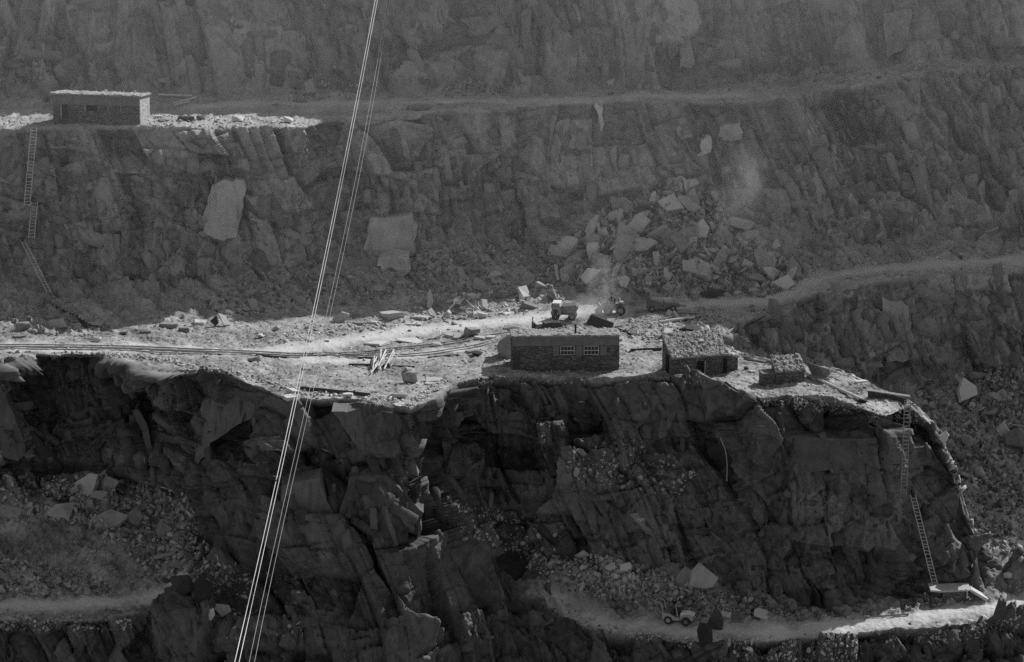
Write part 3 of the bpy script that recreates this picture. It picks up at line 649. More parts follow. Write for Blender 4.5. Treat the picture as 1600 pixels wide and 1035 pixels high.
R(1166, 575, 8, 6, 'small dark stone on the sunlit ground right of the slate-roofed hut', 'block', M_DARK)
R(1175, 580, 12, 5, 'small pale stone between the slate-roofed hut and the tiny hut', 'flat', M_PALE)
R(1345, 596, 26, 6, 'pale flat slab lying on the rear edge of the spit', 'flat', M_PALE)
R(1348, 626, 16, 9, 'dark stone at the lower end of the long pipe', 'block', M_DARK)
R(1280, 590, 34, 12, 'dark low slab at the foot of the rubble mound', 'flat', M_ROCK)
R(1279, 580, 42, 32, 'rounded rubble mound beside the tiny hut', 'block', M_MOUND, 0, -.3, cat='mound', name='rubble_mound')
# upper terrace
R(371, 185, 19, 12, 'white boulder on the sunlit lip of the upper terrace', 'block', M_PALE)
R(448, 187, 17, 13, 'tilted block at the right end of the sunlit upper terrace', 'block', M_PALE, -.4)
R(456, 199, 14, 7, 'small bright stone just below the tilted block', 'flat', M_PALE)
R(248, 182, 14, 6, 'flat pale slab right of the upper hut', 'flat', M_PALE)
R(255, 188, 18, 6, 'dark-edged flat slab in front of the flat pale slab by the upper hut', 'flat', M_ROCK)
R(290, 184, 26, 9, 'dark wide slab on the upper terrace between upper hut and white boulder', 'flat', M_DARK)
R(313, 184, 14, 9, 'short dark block left of the white boulder on the upper terrace', 'block', M_DARK)
R(468, 157, 24, 8, 'flat slab on the shaded upper terrace left of the cables', 'flat', M_ROCK)
R(430, 163, 12, 6, 'small stone on the shaded upper terrace', 'block', M_ROCK)
R(655, 167, 40, 12, 'long rough slab on the upper terrace right of the cables', 'flat', M_ROCK)
R(695, 160, 28, 8, 'flat slab at the foot of the upper scree', 'flat', M_PALE)
R(485, 140, 22, 24, 'pale slab leaning on the scree of the top wall', 'stand', M_ROCK, .6, 0, .5)
R(955, 128, 16, 9, 'pale forked slab on the upper terrace far from the huts', 'flat', M_PALE, .3)
R(995, 130, 18, 6, 'thin slab right of the pale forked slab', 'flat', M_ROCK)
R(1225, 104, 34, 10, 'pale V-shaped slab at the right of the upper terrace', 'flat', M_ROCK, .3)
R(20, 97, 50, 24, 'big boulder at the far left below the top wall', 'block', M_ROCK)
R(260, 125, 34, 9, 'dark wide slab behind the upper hut', 'flat', M_ROCK)
# fallen slabs of the great heap
R(926, 378, 30, 22, 'broad slab lying steeply on the left flank of the great heap', 'stand', M_ROCK, .55, 0, .5)
R(958, 339, 22, 13, 'pale lozenge slab high on the left flank of the great heap', 'stand', M_PLATE, .5, 0, .5)
R(924, 431, 38, 21, 'pale thick slab at the foot of the great heap behind the dust', 'stand', M_PLATE, .5, 0, .6)
R(893, 412, 30, 18, 'grey slab slanting left of the pale thick slab', 'stand', M_ROCK, .6, 0, .6)
R(872, 404, 28, 11, 'flat slab above the grey slanting slab on the heap', 'flat', M_ROCK, .4)
R(853, 424, 40, 10, 'long flat slab at the left foot of the great heap', 'flat', M_ROCK)
R(973, 441, 22, 19, 'square slab facing the road at the foot of the heap', 'stand', M_PLATE, -.4)
R(991, 427, 15, 14, 'small square slab above the square slab facing the road', 'stand', M_PLATE, -.2)
R(1077, 421, 24, 30, 'big upright slab leaning right in the middle of the great heap', 'stand', M_PLATE, .5, 0, .4)
R(1101, 424, 20, 36, 'narrow upright slab right of the big upright slab', 'stand', M_PLATE, .35, 0, .4)
R(1087, 365, 17, 17, 'pale slab standing in the upper middle of the great heap', 'stand', M_PLATE, -.3)
R(1120, 326, 20, 14, 'grey block near the top of the great heap', 'block', M_ROCK)
R(1214, 384, 13, 18, 'pale upright slab at the right end of the great heap', 'stand', M_PLATE, -.4)
R(1168, 415, 17, 13, 'bright small slab in the right flank of the great heap', 'stand', M_PLATE, -.4)
R(1196, 406, 44, 20, 'broad slab sliding down the right flank of the great heap', 'stand', M_ROCK, -.5, 0, .5)
R(1203, 428, 30, 17, 'thick slab below the broad sliding slab', 'stand', M_PLATE, -.5, 0, .5)
R(1226, 442, 36, 24, 'large rounded slab at the right foot of the great heap', 'stand', M_PLATE, -.5, 0, .5)
R(1113, 456, 40, 18, 'flat-topped dark block at the foot of the heap by the road', 'block', M_DARK, 0, .2)
R(1295, 365, 10, 14, 'small pale slab on the shaded road at the right', 'stand', M_PLATE, -.5)
# right-hand pit
R(1509, 619, 34, 36, 'largest pale square slab on the debris of the right-hand pit', 'stand', M_PLATE, -.6, 0, .6)
R(1564, 622, 40, 13, 'long pale slab right of the largest square slab in the pit', 'stand', M_ROCK, -.25, 0, .8)
R(1474, 687, 18, 21, 'pale square slab peeping out behind the right end of the spit', 'stand', M_PLATE, 0, 0, .1)
R(1568, 676, 24, 28, 'pale upright block in the debris of the right-hand pit', 'stand', M_PLATE, .2)
R(1588, 692, 40, 32, 'big slab at the right frame edge in the pit debris', 'stand', M_ROCK, .3, 0, .7)
R(1512, 690, 22, 24, 'rough block in the middle of the right-hand pit', 'block', M_ROCK)
# left pit
R(137, 764, 46, 32, 'large tilted slab at the back of the left pit', 'stand', M_ROCK, .5, 0, .5)
R(174, 757, 26, 20, 'squarish slab right of the large tilted slab in the left pit', 'stand', M_ROCK, -.2)
R(92, 796, 50, 34, 'big blunt boulder in the middle of the left pit', 'block', M_ROCK)
R(172, 817, 62, 30, 'broadest flat slab of the left pit', 'stand', M_ROCK, .2, 0, .9)
R(212, 812, 24, 28, 'slab leaning on the right end of the broadest flat slab', 'stand', M_ROCK, .5)
R(15, 800, 40, 26, 'boulder at the left frame edge of the left pit', 'block', M_ROCK)
R(256, 830, 30, 24, 'round-shouldered slab in the rubble below the buttress', 'stand', M_ROCK, .4)
R(183, 855, 36, 15, 'dark-bottomed slab at the rim of the pit floor', 'flat', M_ROCK, .25)
R(277, 884, 28, 15, 'pale slab at the edge of the left pit above the dark knob', 'stand', M_ROCK, -.2)
R(156, 775, 30, 20, 'grey lump between the two upper slabs of the left pit', 'block', M_ROCK)
R(10, 971, 13, 14, 'brilliant white block on the road edge at the far left', 'block', M_PALE)
R(348, 957, 28, 20, 'pale five-sided slab on the dark slope near the cables', 'stand', M_PLATE, -.2, 0, .3)
R(328, 962, 16, 22, 'bright pointed slab left of the pale five-sided slab', 'stand', M_PLATE, -.4)
# under the terrace and along the lower road
R(910, 868, 24, 15, 'pale angular slab topping the rubble bank above the lower road', 'stand', M_PLATE, -.1)
R(872, 878, 26, 14, 'pale lump at the left of the rubble bank above the lower road', 'block', M_PLATE)
R(955, 885, 22, 18, 'pale block in the middle of the rubble bank above the lower road', 'block', M_PLATE)
R(978, 889, 20, 16, 'pale pointed block right of the middle of the rubble bank', 'stand', M_PLATE)
R(1068, 906, 30, 34, 'upright dark slab at the foot of the working face behind the jeep', 'stand', M_ROCK, -.15)
R(1098, 910, 46, 40, 'cracked slab leaning right behind the jeep', 'stand', M_ROCK, -.5, 0, .5)
R(1134, 962, 18, 14, 'pale block standing on the lower road right of the jeep', 'block', M_PLATE)
R(1193, 960, 36, 12, 'long pale slab at the back of the lower road', 'flat', M_PLATE, -.4)
R(909, 626, 26, 7, 'white broken slab lying on the dark slope below the long hut', 'flat', M_PALE)
R(1285, 626, 10, 5, 'small pale stone just under the sunlit lip of the spit', 'flat', M_PALE)
R(431, 742, 12, 9, 'bright stone on a ledge of the buttress beside the cables', 'block', M_PALE)
R(512, 703, 24, 8, 'pale broken slab on the shoulder of the buttress', 'flat', M_PALE)
R(1023, 823, 84, 34, 'great dark slab with pale upper edge hanging under the terrace', 'stand', M_ROCK, -.4, 0, .9)
R(1004, 812, 22, 12, 'pale slab on the upper left corner of the great dark slab', 'flat', M_PLATE)
R(1114, 968, 27, 46, 'taller dark rock pillar in front of the lower road', 'block', M_DARK, -.15, .5, seed=5, cat='rock pillar')
R(1102, 992, 23, 42, 'shorter dark rock pillar in front of the taller one', 'block', M_DARK, .05, -.3, seed=8, cat='rock pillar')
R(1063, 1018, 24, 16, 'grey slab on the dark slope below the jeep', 'flat', M_ROCK, .3)
R(1170, 1017, 14, 14, 'white stone at the left of the sunlit rubble bank', 'block', M_PALE)
R(290, 915, 34, 40, 'dark pointed knob of rock at the rim below the buttress', 'block', M_DARK, .3)
R(312, 922, 30, 50, 'dark taller knob of rock right of the pointed knob', 'block', M_DARK, -.2)
R(1519, 972, 14, 9, 'pale block in the gravel beside the lower road at the right', 'block', M_PALE)
R(1576, 899, 16, 12, 'bright stone at the foot of the right end of the spit', 'block', M_PALE)

# repeats: fallen slabs nobody can tell apart
VARS = [fit(rock_mesh(900+k, 'slab' if k % 5 else 'block')) for k in range(20)]
for me in VARS: me.materials.append(M_ROCK)
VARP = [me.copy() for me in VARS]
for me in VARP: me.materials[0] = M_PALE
M_HEAP = rock_material('slate_heap_slab', 0.15, 0.56)
VARH = [me.copy() for me in VARS]
for me in VARH: me.materials[0] = M_HEAP
def heap(poly, n, smin, smax, label, group, seed, wild=.45, vs=VARS, up=.12, thin=1.0):
    rnd = random.Random(seed)
    for px, py in sample(poly, n, rnd):
        p, nr = hit(px, py)
        if p is None: continue
        k = rnd.randrange(len(vs)); o = bpy.data.objects.new('slate_rock' if k % 5 else 'slate_block', vs[k]); COL.objects.link(o)
        sz = smin*(smax/smin)**(rnd.random()**1.4); x, y, z = frame(nr, rnd, wild)
        th = sz*thin*(rnd.uniform(.14, .32) if k % 5 else rnd.uniform(.45, .7)); ln = rnd.uniform(.4, .8)
        Mt = Matrix((x, y, z)).transposed().to_4x4()
        o.matrix_world = Matrix.Translation(p-z*th*.2+nr*sz*up) @ Mt @ Matrix.Diagonal((sz, sz*ln, th, 1))
        tag(o, label, 'slab' if k % 5 else 'block', group)
HEAP = [(840, 430), (900, 360), (960, 320), (1050, 285), (1120, 310), (1190, 380), (1255, 440), (1180, 470), (1120, 462), (1020, 462), (940, 455), (870, 462)]
HEAP2 = [(840, 425), (900, 360), (960, 320), (1050, 285), (1120, 310), (1190, 380), (1255, 435), (1180, 455), (1120, 440), (1020, 445), (940, 440), (870, 448)]
heap(HEAP2, 112, 1.2, 3.4, 'fallen slate slab lying loose in the great heap under the back wall', 'slabs of the great heap', 1, .6, VARH, .13, .6)
heap([(620, 430), (700, 395), (800, 375), (870, 390), (870, 470), (800, 462), (700, 455), (630, 462)], 28, .6, 2.2, 'shaded slate slab in the scree between the big pale rock face and the white block', 'slabs of the middle scree', 2)
heap([(300, 470), (400, 420), (480, 430), (540, 450), (500, 480), (340, 492)], 12, .5, 1.5, 'shaded slate slab in the small scree left of the cables', 'slabs of the small scree', 3)
heap([(0, 745), (150, 745), (280, 780), (310, 860), (300, 905), (200, 890), (180, 830), (80, 800), (0, 790)], 18, .6, 2.1, 'slate block in the rubble around the left pit floor', 'blocks of the left pit', 4)
heap([(0, 880), (70, 890), (170, 915), (160, 930), (0, 930)], 8, .5, 1.3, 'slate slab in the low bank between pit floor and left road', 'slabs of the left road bank', 5)
heap([(1440, 590), (1600, 570), (1600, 760), (1500, 760), (1480, 690)], 19, .6, 1.9, 'slate block in the debris slope of the right-hand pit', 'blocks of the right-hand pit', 6)
heap([(850, 880), (960, 870), (1080, 915), (1230, 955), (1130, 965), (1000, 935), (900, 915)], 17, .4, 1.3, 'slate block in the rubble bank behind the lower road', 'blocks behind the lower road', 7)
heap([(890, 700), (1000, 685), (1080, 730), (1060, 770), (900, 745)], 8, .4, 1.2, 'slate block on the ledge halfway down the working face', 'blocks on the ledge', 8)
heap([(1165, 1000), (1330, 985), (1345, 1035), (1170, 1035)], 14, .3, .95, 'sunlit slate block in the bank below the lower road', 'blocks below the lower road', 9, .5, VARP)

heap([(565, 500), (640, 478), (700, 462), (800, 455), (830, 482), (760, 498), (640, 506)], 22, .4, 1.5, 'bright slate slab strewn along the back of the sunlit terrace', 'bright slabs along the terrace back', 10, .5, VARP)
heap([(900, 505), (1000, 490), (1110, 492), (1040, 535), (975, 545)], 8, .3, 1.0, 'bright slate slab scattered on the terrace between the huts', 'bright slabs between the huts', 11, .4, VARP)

# countless small stuff
TER = [(-60, 528), (150, 522), (350, 495), (500, 480), (650, 462), (800, 468), (1000, 475), (1150, 500), (1110, 550), (1150, 560), (1260, 570), (1330, 590), (1415, 632), (1350, 640), (1200, 625), (1140, 600), (700, 600), (640, 640), (450, 622), (360, 585), (200, 560), (-60, 562)]
rubble('terrace_rubble', 'small slate waste strewn over the sunlit terrace', [(TER, 9000, .06, .42, .35, .35), ([(560, 500), (640, 470), (800, 470), (860, 492), (760, 512), (640, 520), (560, 520)], 500, .2, .9, .3, .5),
        ([(400, 520), (560, 500), (640, 510), (620, 525), (420, 545)], 350, .15, .7, .3, .4), ([(980, 490), (1110, 480), (1150, 500), (1090, 520), (1000, 535), (970, 520)], 500, .15, .8, .3, .5)], M_RUB, 21)
rubble('terrace_lip_rubble', 'broken slate along the sunlit lips of the terraces', [([(-40, 556), (70, 550), (220, 562), (380, 590), (450, 618), (560, 622), (640, 638), (700, 600), (690, 592), (640, 625), (460, 606), (340, 572), (200, 552), (-40, 548)], 1300, .1, .6, .4, .5),
        ([(1110, 596), (1210, 622), (1280, 616), (1390, 645), (1420, 632), (1450, 660), (1440, 665), (1380, 655), (1200, 634)], 700, .1, .55, .4, .5),
        ([(0, 180), (40, 186), (60, 205), (0, 205)], 200, .1, .5, .4, .4), ([(225, 180), (470, 182), (478, 200), (225, 202)], 600, .1, .6, .4, .4)], M_RUB, 22)
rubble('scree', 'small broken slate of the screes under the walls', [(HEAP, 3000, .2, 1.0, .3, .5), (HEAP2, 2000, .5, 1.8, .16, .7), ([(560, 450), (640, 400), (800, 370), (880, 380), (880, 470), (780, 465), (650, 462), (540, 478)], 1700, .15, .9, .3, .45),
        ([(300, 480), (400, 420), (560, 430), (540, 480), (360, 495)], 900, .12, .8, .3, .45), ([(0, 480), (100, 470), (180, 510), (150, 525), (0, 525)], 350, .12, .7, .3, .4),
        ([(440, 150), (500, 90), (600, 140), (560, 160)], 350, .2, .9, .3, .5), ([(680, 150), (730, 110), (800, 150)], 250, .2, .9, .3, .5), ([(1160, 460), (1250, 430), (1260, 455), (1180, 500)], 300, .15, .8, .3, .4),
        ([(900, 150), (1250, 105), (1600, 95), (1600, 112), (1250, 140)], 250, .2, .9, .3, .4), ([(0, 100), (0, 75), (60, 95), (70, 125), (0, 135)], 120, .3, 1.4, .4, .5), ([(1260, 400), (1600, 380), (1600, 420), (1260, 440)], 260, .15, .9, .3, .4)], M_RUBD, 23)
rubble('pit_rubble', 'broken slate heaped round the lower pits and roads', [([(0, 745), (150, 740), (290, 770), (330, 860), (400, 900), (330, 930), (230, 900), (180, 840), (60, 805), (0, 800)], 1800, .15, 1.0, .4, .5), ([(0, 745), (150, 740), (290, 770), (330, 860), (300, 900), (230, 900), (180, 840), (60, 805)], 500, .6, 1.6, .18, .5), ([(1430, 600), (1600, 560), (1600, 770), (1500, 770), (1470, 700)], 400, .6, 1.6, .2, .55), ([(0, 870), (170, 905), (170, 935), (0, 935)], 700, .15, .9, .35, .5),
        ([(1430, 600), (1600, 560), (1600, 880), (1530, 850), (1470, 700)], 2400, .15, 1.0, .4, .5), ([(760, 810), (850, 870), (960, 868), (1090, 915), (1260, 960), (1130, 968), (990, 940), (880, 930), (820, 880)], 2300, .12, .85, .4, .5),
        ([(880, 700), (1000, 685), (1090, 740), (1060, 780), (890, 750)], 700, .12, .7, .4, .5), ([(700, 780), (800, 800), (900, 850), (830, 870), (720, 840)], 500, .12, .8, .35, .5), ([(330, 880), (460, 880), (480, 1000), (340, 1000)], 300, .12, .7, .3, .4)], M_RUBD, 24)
rubble('bank_rubble', 'paler broken slate of the bank behind the lower road', [([(820, 882), (960, 868), (1090, 915), (1060, 940), (950, 925), (860, 905)], 700, .2, 1.0, .35, .6)], M_RUB, 26)
rubble('road_edge_rubble', 'bright broken slate along the edge of the lower road', [([(870, 935), (930, 965), (1000, 985), (1085, 1000), (1080, 1012), (990, 1000), (900, 975)], 700, .1, .6, .4, .5),
        ([(1120, 995), (1350, 985), (1500, 985), (1600, 960), (1600, 985), (1480, 1005), (1350, 1005), (1345, 1035), (1160, 1035)], 1500, .1, .6, .4, .5), ([(0, 950), (60, 958), (210, 970), (210, 985), (0, 985)], 600, .1, .6, .4, .5), ([(1290, 960), (1600, 905), (1600, 925), (1420, 965)], 250, .08, .4, .4, .4)], M_RUB, 25)

# broken rock still standing in the walls
def ledges(name, regions, m, seed, keep=.4):
    rnd = random.Random(seed); V = []; Q = []; T = []
    for poly, n, smin, smax in regions:
        for px, py in sample(poly, n, rnd):
            p, nr = hit(px, py)
            if p is None or nr.z > .75: continue
            if rnd.random() > keep or (p.z > -1.6 and p.y < 330) or (13.0 < p.z < 17 and p.y < 368): continue
            sz = smin*(smax/smin)**(rnd.random()**1.5); a = rnd.gauss(.28, .22)+(1.2 if rnd.random() < .2 else 0); b = len(V); tn = .25+.5*rnd.random()**1.5
            z = (Vector((nr.x*.5, -abs(nr.y)-.5, nr.z*.4))+Vector((rnd.gauss(0, .22), 0, rnd.gauss(0, .22)))).normalized()
            y = Vector((-math.sin(a), 0, math.cos(a))); y = (y-z*y.dot(z)).normalized(); x = y.cross(z)
            L = sz*rnd.uniform(.9, 2.4); W = sz*rnd.uniform(.35, .9); th = sz*rnd.uniform(.05, .2); k = rnd.uniform(.75, 1.0)
            for lev, f in ((-3.5, 1.0), (rnd.uniform(.3, 1.), k)):
                for cx, cy in ((-1, -1), (0, -1.1), (1, -1), (1, 1), (.1, 1.1), (-1, 1)):
                    q = p+x*(cx*W*.5*f*rnd.uniform(.8, 1.1))+y*(cy*L*.5*f*rnd.uniform(.8, 1.1))+z*(th*(lev+rnd.uniform(-.12, .12))); V.append(q[:]); T.append(tn)
            Q += [(b+6, b+7, b+10, b+11), (b+7, b+8, b+9, b+10)]+[(b+j, b+(j+1) % 6, b+6+(j+1) % 6, b+6+j) for j in range(6)]
    me = np_mesh(name, V, Q); put_attr(me, 'tone', T); o = link(name, me, m); tag(o, kind='structure'); return o
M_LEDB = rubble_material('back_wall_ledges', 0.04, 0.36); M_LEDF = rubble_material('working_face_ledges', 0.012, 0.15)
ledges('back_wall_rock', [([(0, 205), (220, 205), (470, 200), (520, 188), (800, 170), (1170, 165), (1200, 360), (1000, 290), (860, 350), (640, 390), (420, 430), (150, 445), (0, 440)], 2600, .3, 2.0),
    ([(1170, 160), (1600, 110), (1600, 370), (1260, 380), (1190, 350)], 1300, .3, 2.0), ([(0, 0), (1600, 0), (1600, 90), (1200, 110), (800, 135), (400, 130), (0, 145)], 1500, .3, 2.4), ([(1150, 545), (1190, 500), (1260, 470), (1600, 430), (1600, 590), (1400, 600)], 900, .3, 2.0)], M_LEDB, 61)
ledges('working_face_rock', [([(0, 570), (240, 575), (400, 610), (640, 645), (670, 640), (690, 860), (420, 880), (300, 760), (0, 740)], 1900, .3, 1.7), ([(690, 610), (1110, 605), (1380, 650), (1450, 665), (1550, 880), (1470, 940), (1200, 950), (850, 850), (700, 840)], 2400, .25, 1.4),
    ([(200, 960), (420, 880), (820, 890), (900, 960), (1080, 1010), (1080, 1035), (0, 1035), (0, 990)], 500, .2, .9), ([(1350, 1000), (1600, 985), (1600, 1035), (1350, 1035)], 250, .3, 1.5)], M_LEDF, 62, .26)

# clean cleavage faces standing in the walls
def plate(poly, label, depth=-0.5, thick=1.2, m=M_PLATE, rough=.5, tilt=-.008, yaw=None, frac=.35):
    cx = sum(p[0] for p in poly)/len(poly); cy = sum(p[1] for p in poly)/len(poly); rnd = random.Random(int(cx))
    hs = [pos(x, y) for x, y in poly]+[pos(cx, cy)]
    hs = [h for h in hs if h]; Yc = min(h.y for h in hs)+frac*(max(h.y for h in hs)-min(h.y for h in hs)) ; Yc += depth
    yt = rnd.uniform(-.006, .006) if yaw is None else yaw; bm = bmesh.new(); P = []
    fine = []
    for a, b in zip(poly, poly[1:]+poly[:1]):
        for t in (0, .33, .66): fine.append((a[0]+(b[0]-a[0])*t+rnd.uniform(-4, 4)*(t > 0), a[1]+(b[1]-a[1])*t+rnd.uniform(-4, 4)*(t > 0)))
    for x, y in fine: P.append(at_y(np.array(x), np.array(y), Yc+(y-cy)*tilt+(x-cx)*yt))
    f = [bm.verts.new(p) for p in P]; k = [bm.verts.new(p+np.array([0, thick+1.5, 0])) for p in P]
    n = len(P); top = bm.faces.new(f); bm.faces.new(k[::-1])
    for j in range(n): bm.faces.new((f[j], k[j], k[(j+1) % n], f[(j+1) % n]))
    r = bmesh.ops.triangulate(bm, faces=[top]); bmesh.ops.subdivide_edges(bm, edges=list({e for q in r['faces'] for e in q.edges}), cuts=3, use_grid_fill=True)
    c = np.array([v.co[:] for v in bm.verts]); h, cr, tn = facets(c/np.array([1.3, 5, 1.9])+cx, int(cx), .8); h2 = fbm(c*1.1, int(cy), 3)
    for v, q, q2 in zip(bm.verts, h, h2): v.co.y += -.55*float(q)*rough+.3*float(q2)*rough; v.co.x += .12*float(q2)
    bmesh.ops.recalc_face_normals(bm, faces=bm.faces)
    me = bpy.data.meshes.new('rock_face'); bm.to_mesh(me); bm.free(); o = link('rock_face', me, m); tag(o, kind='structure')
plate([(330, 292), (352, 280), (380, 282), (384, 300), (376, 330), (371, 366), (350, 376), (318, 362), (320, 330)], '', -.9)
plate([(578, 340), (645, 334), (651, 368), (645, 400), (585, 406), (568, 392)], '', -.1)
plate([(592, 404), (640, 402), (640, 425), (620, 436), (598, 424)], '', .1)
plate([(1125, 200), (1158, 190), (1158, 218), (1120, 222)], '', 0)
plate([(1090, 242), (1096, 220), (1112, 218), (1112, 238), (1080, 250)], '', 0)
plate([(930, 168), (942, 168), (938, 212)], '', 0)
plate([(203, 240), (210, 245), (220, 315), (208, 312)], '', 0, m=M_ROCK)

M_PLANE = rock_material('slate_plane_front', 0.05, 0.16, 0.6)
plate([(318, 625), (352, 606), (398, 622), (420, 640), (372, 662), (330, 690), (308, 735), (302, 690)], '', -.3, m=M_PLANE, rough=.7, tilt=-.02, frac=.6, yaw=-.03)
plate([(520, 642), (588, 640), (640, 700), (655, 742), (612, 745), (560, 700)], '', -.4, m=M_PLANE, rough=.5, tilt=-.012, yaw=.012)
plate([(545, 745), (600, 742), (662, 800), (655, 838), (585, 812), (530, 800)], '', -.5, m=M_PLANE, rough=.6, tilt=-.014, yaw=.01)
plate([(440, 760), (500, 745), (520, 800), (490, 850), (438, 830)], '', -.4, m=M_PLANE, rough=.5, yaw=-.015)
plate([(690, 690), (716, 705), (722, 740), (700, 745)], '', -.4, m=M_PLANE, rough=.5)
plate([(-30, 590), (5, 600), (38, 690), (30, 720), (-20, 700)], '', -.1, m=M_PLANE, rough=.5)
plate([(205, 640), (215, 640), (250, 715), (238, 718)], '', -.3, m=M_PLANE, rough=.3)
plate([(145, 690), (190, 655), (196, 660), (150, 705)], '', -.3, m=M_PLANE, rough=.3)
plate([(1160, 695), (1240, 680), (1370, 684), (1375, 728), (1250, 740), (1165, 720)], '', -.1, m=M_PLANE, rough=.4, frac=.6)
plate([(1483, 855), (1494, 858), (1498, 900), (1489, 903)], '', .1, m=M_ROCK, rough=.2, frac=.6)
plate([(1380, 470), (1420, 480), (1425, 560), (1385, 565)], '', -.3, m=M_ROCK, rough=.5)
plate([(1060, 40), (1075, 30), (1085, 100), (1062, 110)], '', -.3, m=M_ROCK, rough=.4)
plate([(815, 20), (830, 15), (835, 120), (820, 125)], '', -.3, m=M_ROCK, rough=.4)
plate([(1380, 20), (1425, 15), (1420, 70), (1385, 90)], '', -.3, m=M_ROCK, rough=.4)
plate([(720, 30), (780, 20), (790, 40), (745, 56)], '', -.3, m=M_ROCK, rough=.4)

# ------------------------------------------------------------------ huts
def rubble_roof(q, name, parent, nx, ny, amp, seed, m, th=0.14):
    q = [np.array(p, float) for p in q]; u = np.linspace(0, 1, nx)[None, :, None]; v = np.linspace(0, 1, ny)[:, None, None]
    P = (q[0]*(1-u)+q[1]*u)*(1-v)+(q[3]*(1-u)+q[2]*u)*v; p = P.reshape(-1, 3)
    h1, c1, t1 = facets(p/np.array([.42, .36, 5])+seed, seed, .9); h2, c2, t2 = facets(p/np.array([.2, .2, 5])+seed, seed+9, .8)
    top = p+np.array([0, 0, 1])*(amp*(h1-.3)+amp*.5*(h2-.5)-.03*np.exp(-c1*20))[:, None]
    top[:, :2] += np.random.RandomState(seed).uniform(-.05, .05, (len(top), 2)); bot = p-np.array([0, 0, th])
    F = grid_quads(ny, nx).tolist(); n = len(p); B = [[a+n for a in f][::-1] for f in F]; E = []
    rim = list(range(nx))+[k*nx+nx-1 for k in range(1, ny)]+[(ny-1)*nx+k for k in range(nx-2, -1, -1)]+[k*nx for k in range(ny-2, 0, -1)]
    for a, b in zip(rim, rim[1:]+rim[:1]): E.append([b, a, a+n, b+n])
    me = np_mesh(name, np.concatenate([top, bot]), np.array(F+B+E)); put_attr(me, 'tone', np.tile(np.clip(.6*t1+.4*t2, 0, 1), 2))
    return link(name, me, m, parent)
def stone_body(name, parent, W, prof, seed, m=M_STONE, n=70):
    """solid dry-stone body: profile in (y, z) pushed along x, with ragged corners and stones standing proud"""
    rnd = random.Random(seed); mb = MB(); mb.prism(prof, 0, W)
    H = max(p[1] for p in prof if p[0] < .01)
    for k in range(n):
        w_ = rnd.uniform(.15, .45); x = rnd.uniform(w_/2, W-w_/2); z = rnd.uniform(.05, H-.1); d = rnd.uniform(.03, .09)
        mb.box((x, -d/2+.02, z), (w_, d, rnd.uniform(.04, .1)))
    z = 0.
    while z < H-.12:
        hh = rnd.uniform(.1, .2)
        for x in (0, W):
            e = rnd.uniform(.02, .07); mb.box((x, .14, z+hh/2), (2*e, .32+e, hh*.9))
        z += hh
    return mb.build(name, m, parent)
def panel(name, x0, x1, z0, z1, m, parent, y=-.03, t=.05):
    return MB().box(((x0+x1)/2, y, (z0+z1)/2), (x1-x0, t, z1-z0)).build(name, m, parent)
def window(x0, x1, z0, z1, parent, cols=4, rows=2):
    mb = MB(); w_ = .05; W = x1-x0; H = z1-z0
    for x in (x0, x1): mb.box((x, -.075, (z0+z1)/2), (w_, .05, H+w_))
    for z in (z0, z1): mb.box(((x0+x1)/2, -.074, z), (W-w_, .05, w_))
    for k in range(1, cols): mb.box((x0+W*k/cols, -.073, (z0+z1)/2), (.03, .03, H-w_))
    for k in range(1, rows): mb.box(((x0+x1)/2, -.085, z0+H*k/rows), (W+.1, .05, .07))
    f = mb.build('window', M_WOODG, parent); MB().box(((x0+x1)/2, -.115, z0+H*.5), (W+.12, .03, .05)).build('transom', M_WOODP, f)
    MB().box(((x0+x1)/2, -.052, (z0+z1)/2), (W-w_, .02, H-w_)).build('pane', M_GLASS, f)
    MB().box(((x0+x1)/2, -.10, z0-.08), (W+.2, .14, .06)).build('sill', M_STONE, f)

# the long hut on the terrace
p0 = pos(800, 578); s1 = msc(p0); p1 = pos(967, 577)
h = thing('long_stone_hut', 'long low stone hut with two paned windows and a flat rubble roof on the terrace', 'hut', p0, math.atan2(p1.y-p0.y, p1.x-p0.x)*.5)
W = 167*s1; HF = 52*s1/.964; X = lambda px: (px-800)*s1; Z = lambda py: (578-py)*s1/.964
stone_body('wall', h, W, [(0, -1.), (0, HF), (3.4, HF-.35), (3.4, -1.)], 5, n=110)
rubble_roof([(-.12, -.12, HF+.06), (W+.1, -.12, HF+.06), (W+.1, 3.6, HF-.30), (-.12, 3.6, HF-.30)], 'roof', h, 130, 46, .11, 3, M_RUBR)
panel('plaster_band', .02, W-.02, Z(541.0), HF-.03, M_RENDER, h, -.035, .09)
for a, b_ in ((864, 874), (899, 910), (938, 948)): panel('shutter', X(a), X(b_), Z(557), Z(541.6), M_RENDER, h, -.04, .07)
window(X(876), X(897), Z(555), Z(542), h); window(X(912.5), X(935), Z(555), Z(542), h)
MB().tube([(X(900), .9, HF-.2), (X(900), .9, HF+.75)], .09, 10).tube([(X(900), .9, HF+.7), (X(900), .9, HF+.8)], .12, 10).build('stovepipe', M_TYRE, h)
panel('door', X(803), X(812), Z(577), Z(548), M_WOODD, h, -.03, .06)

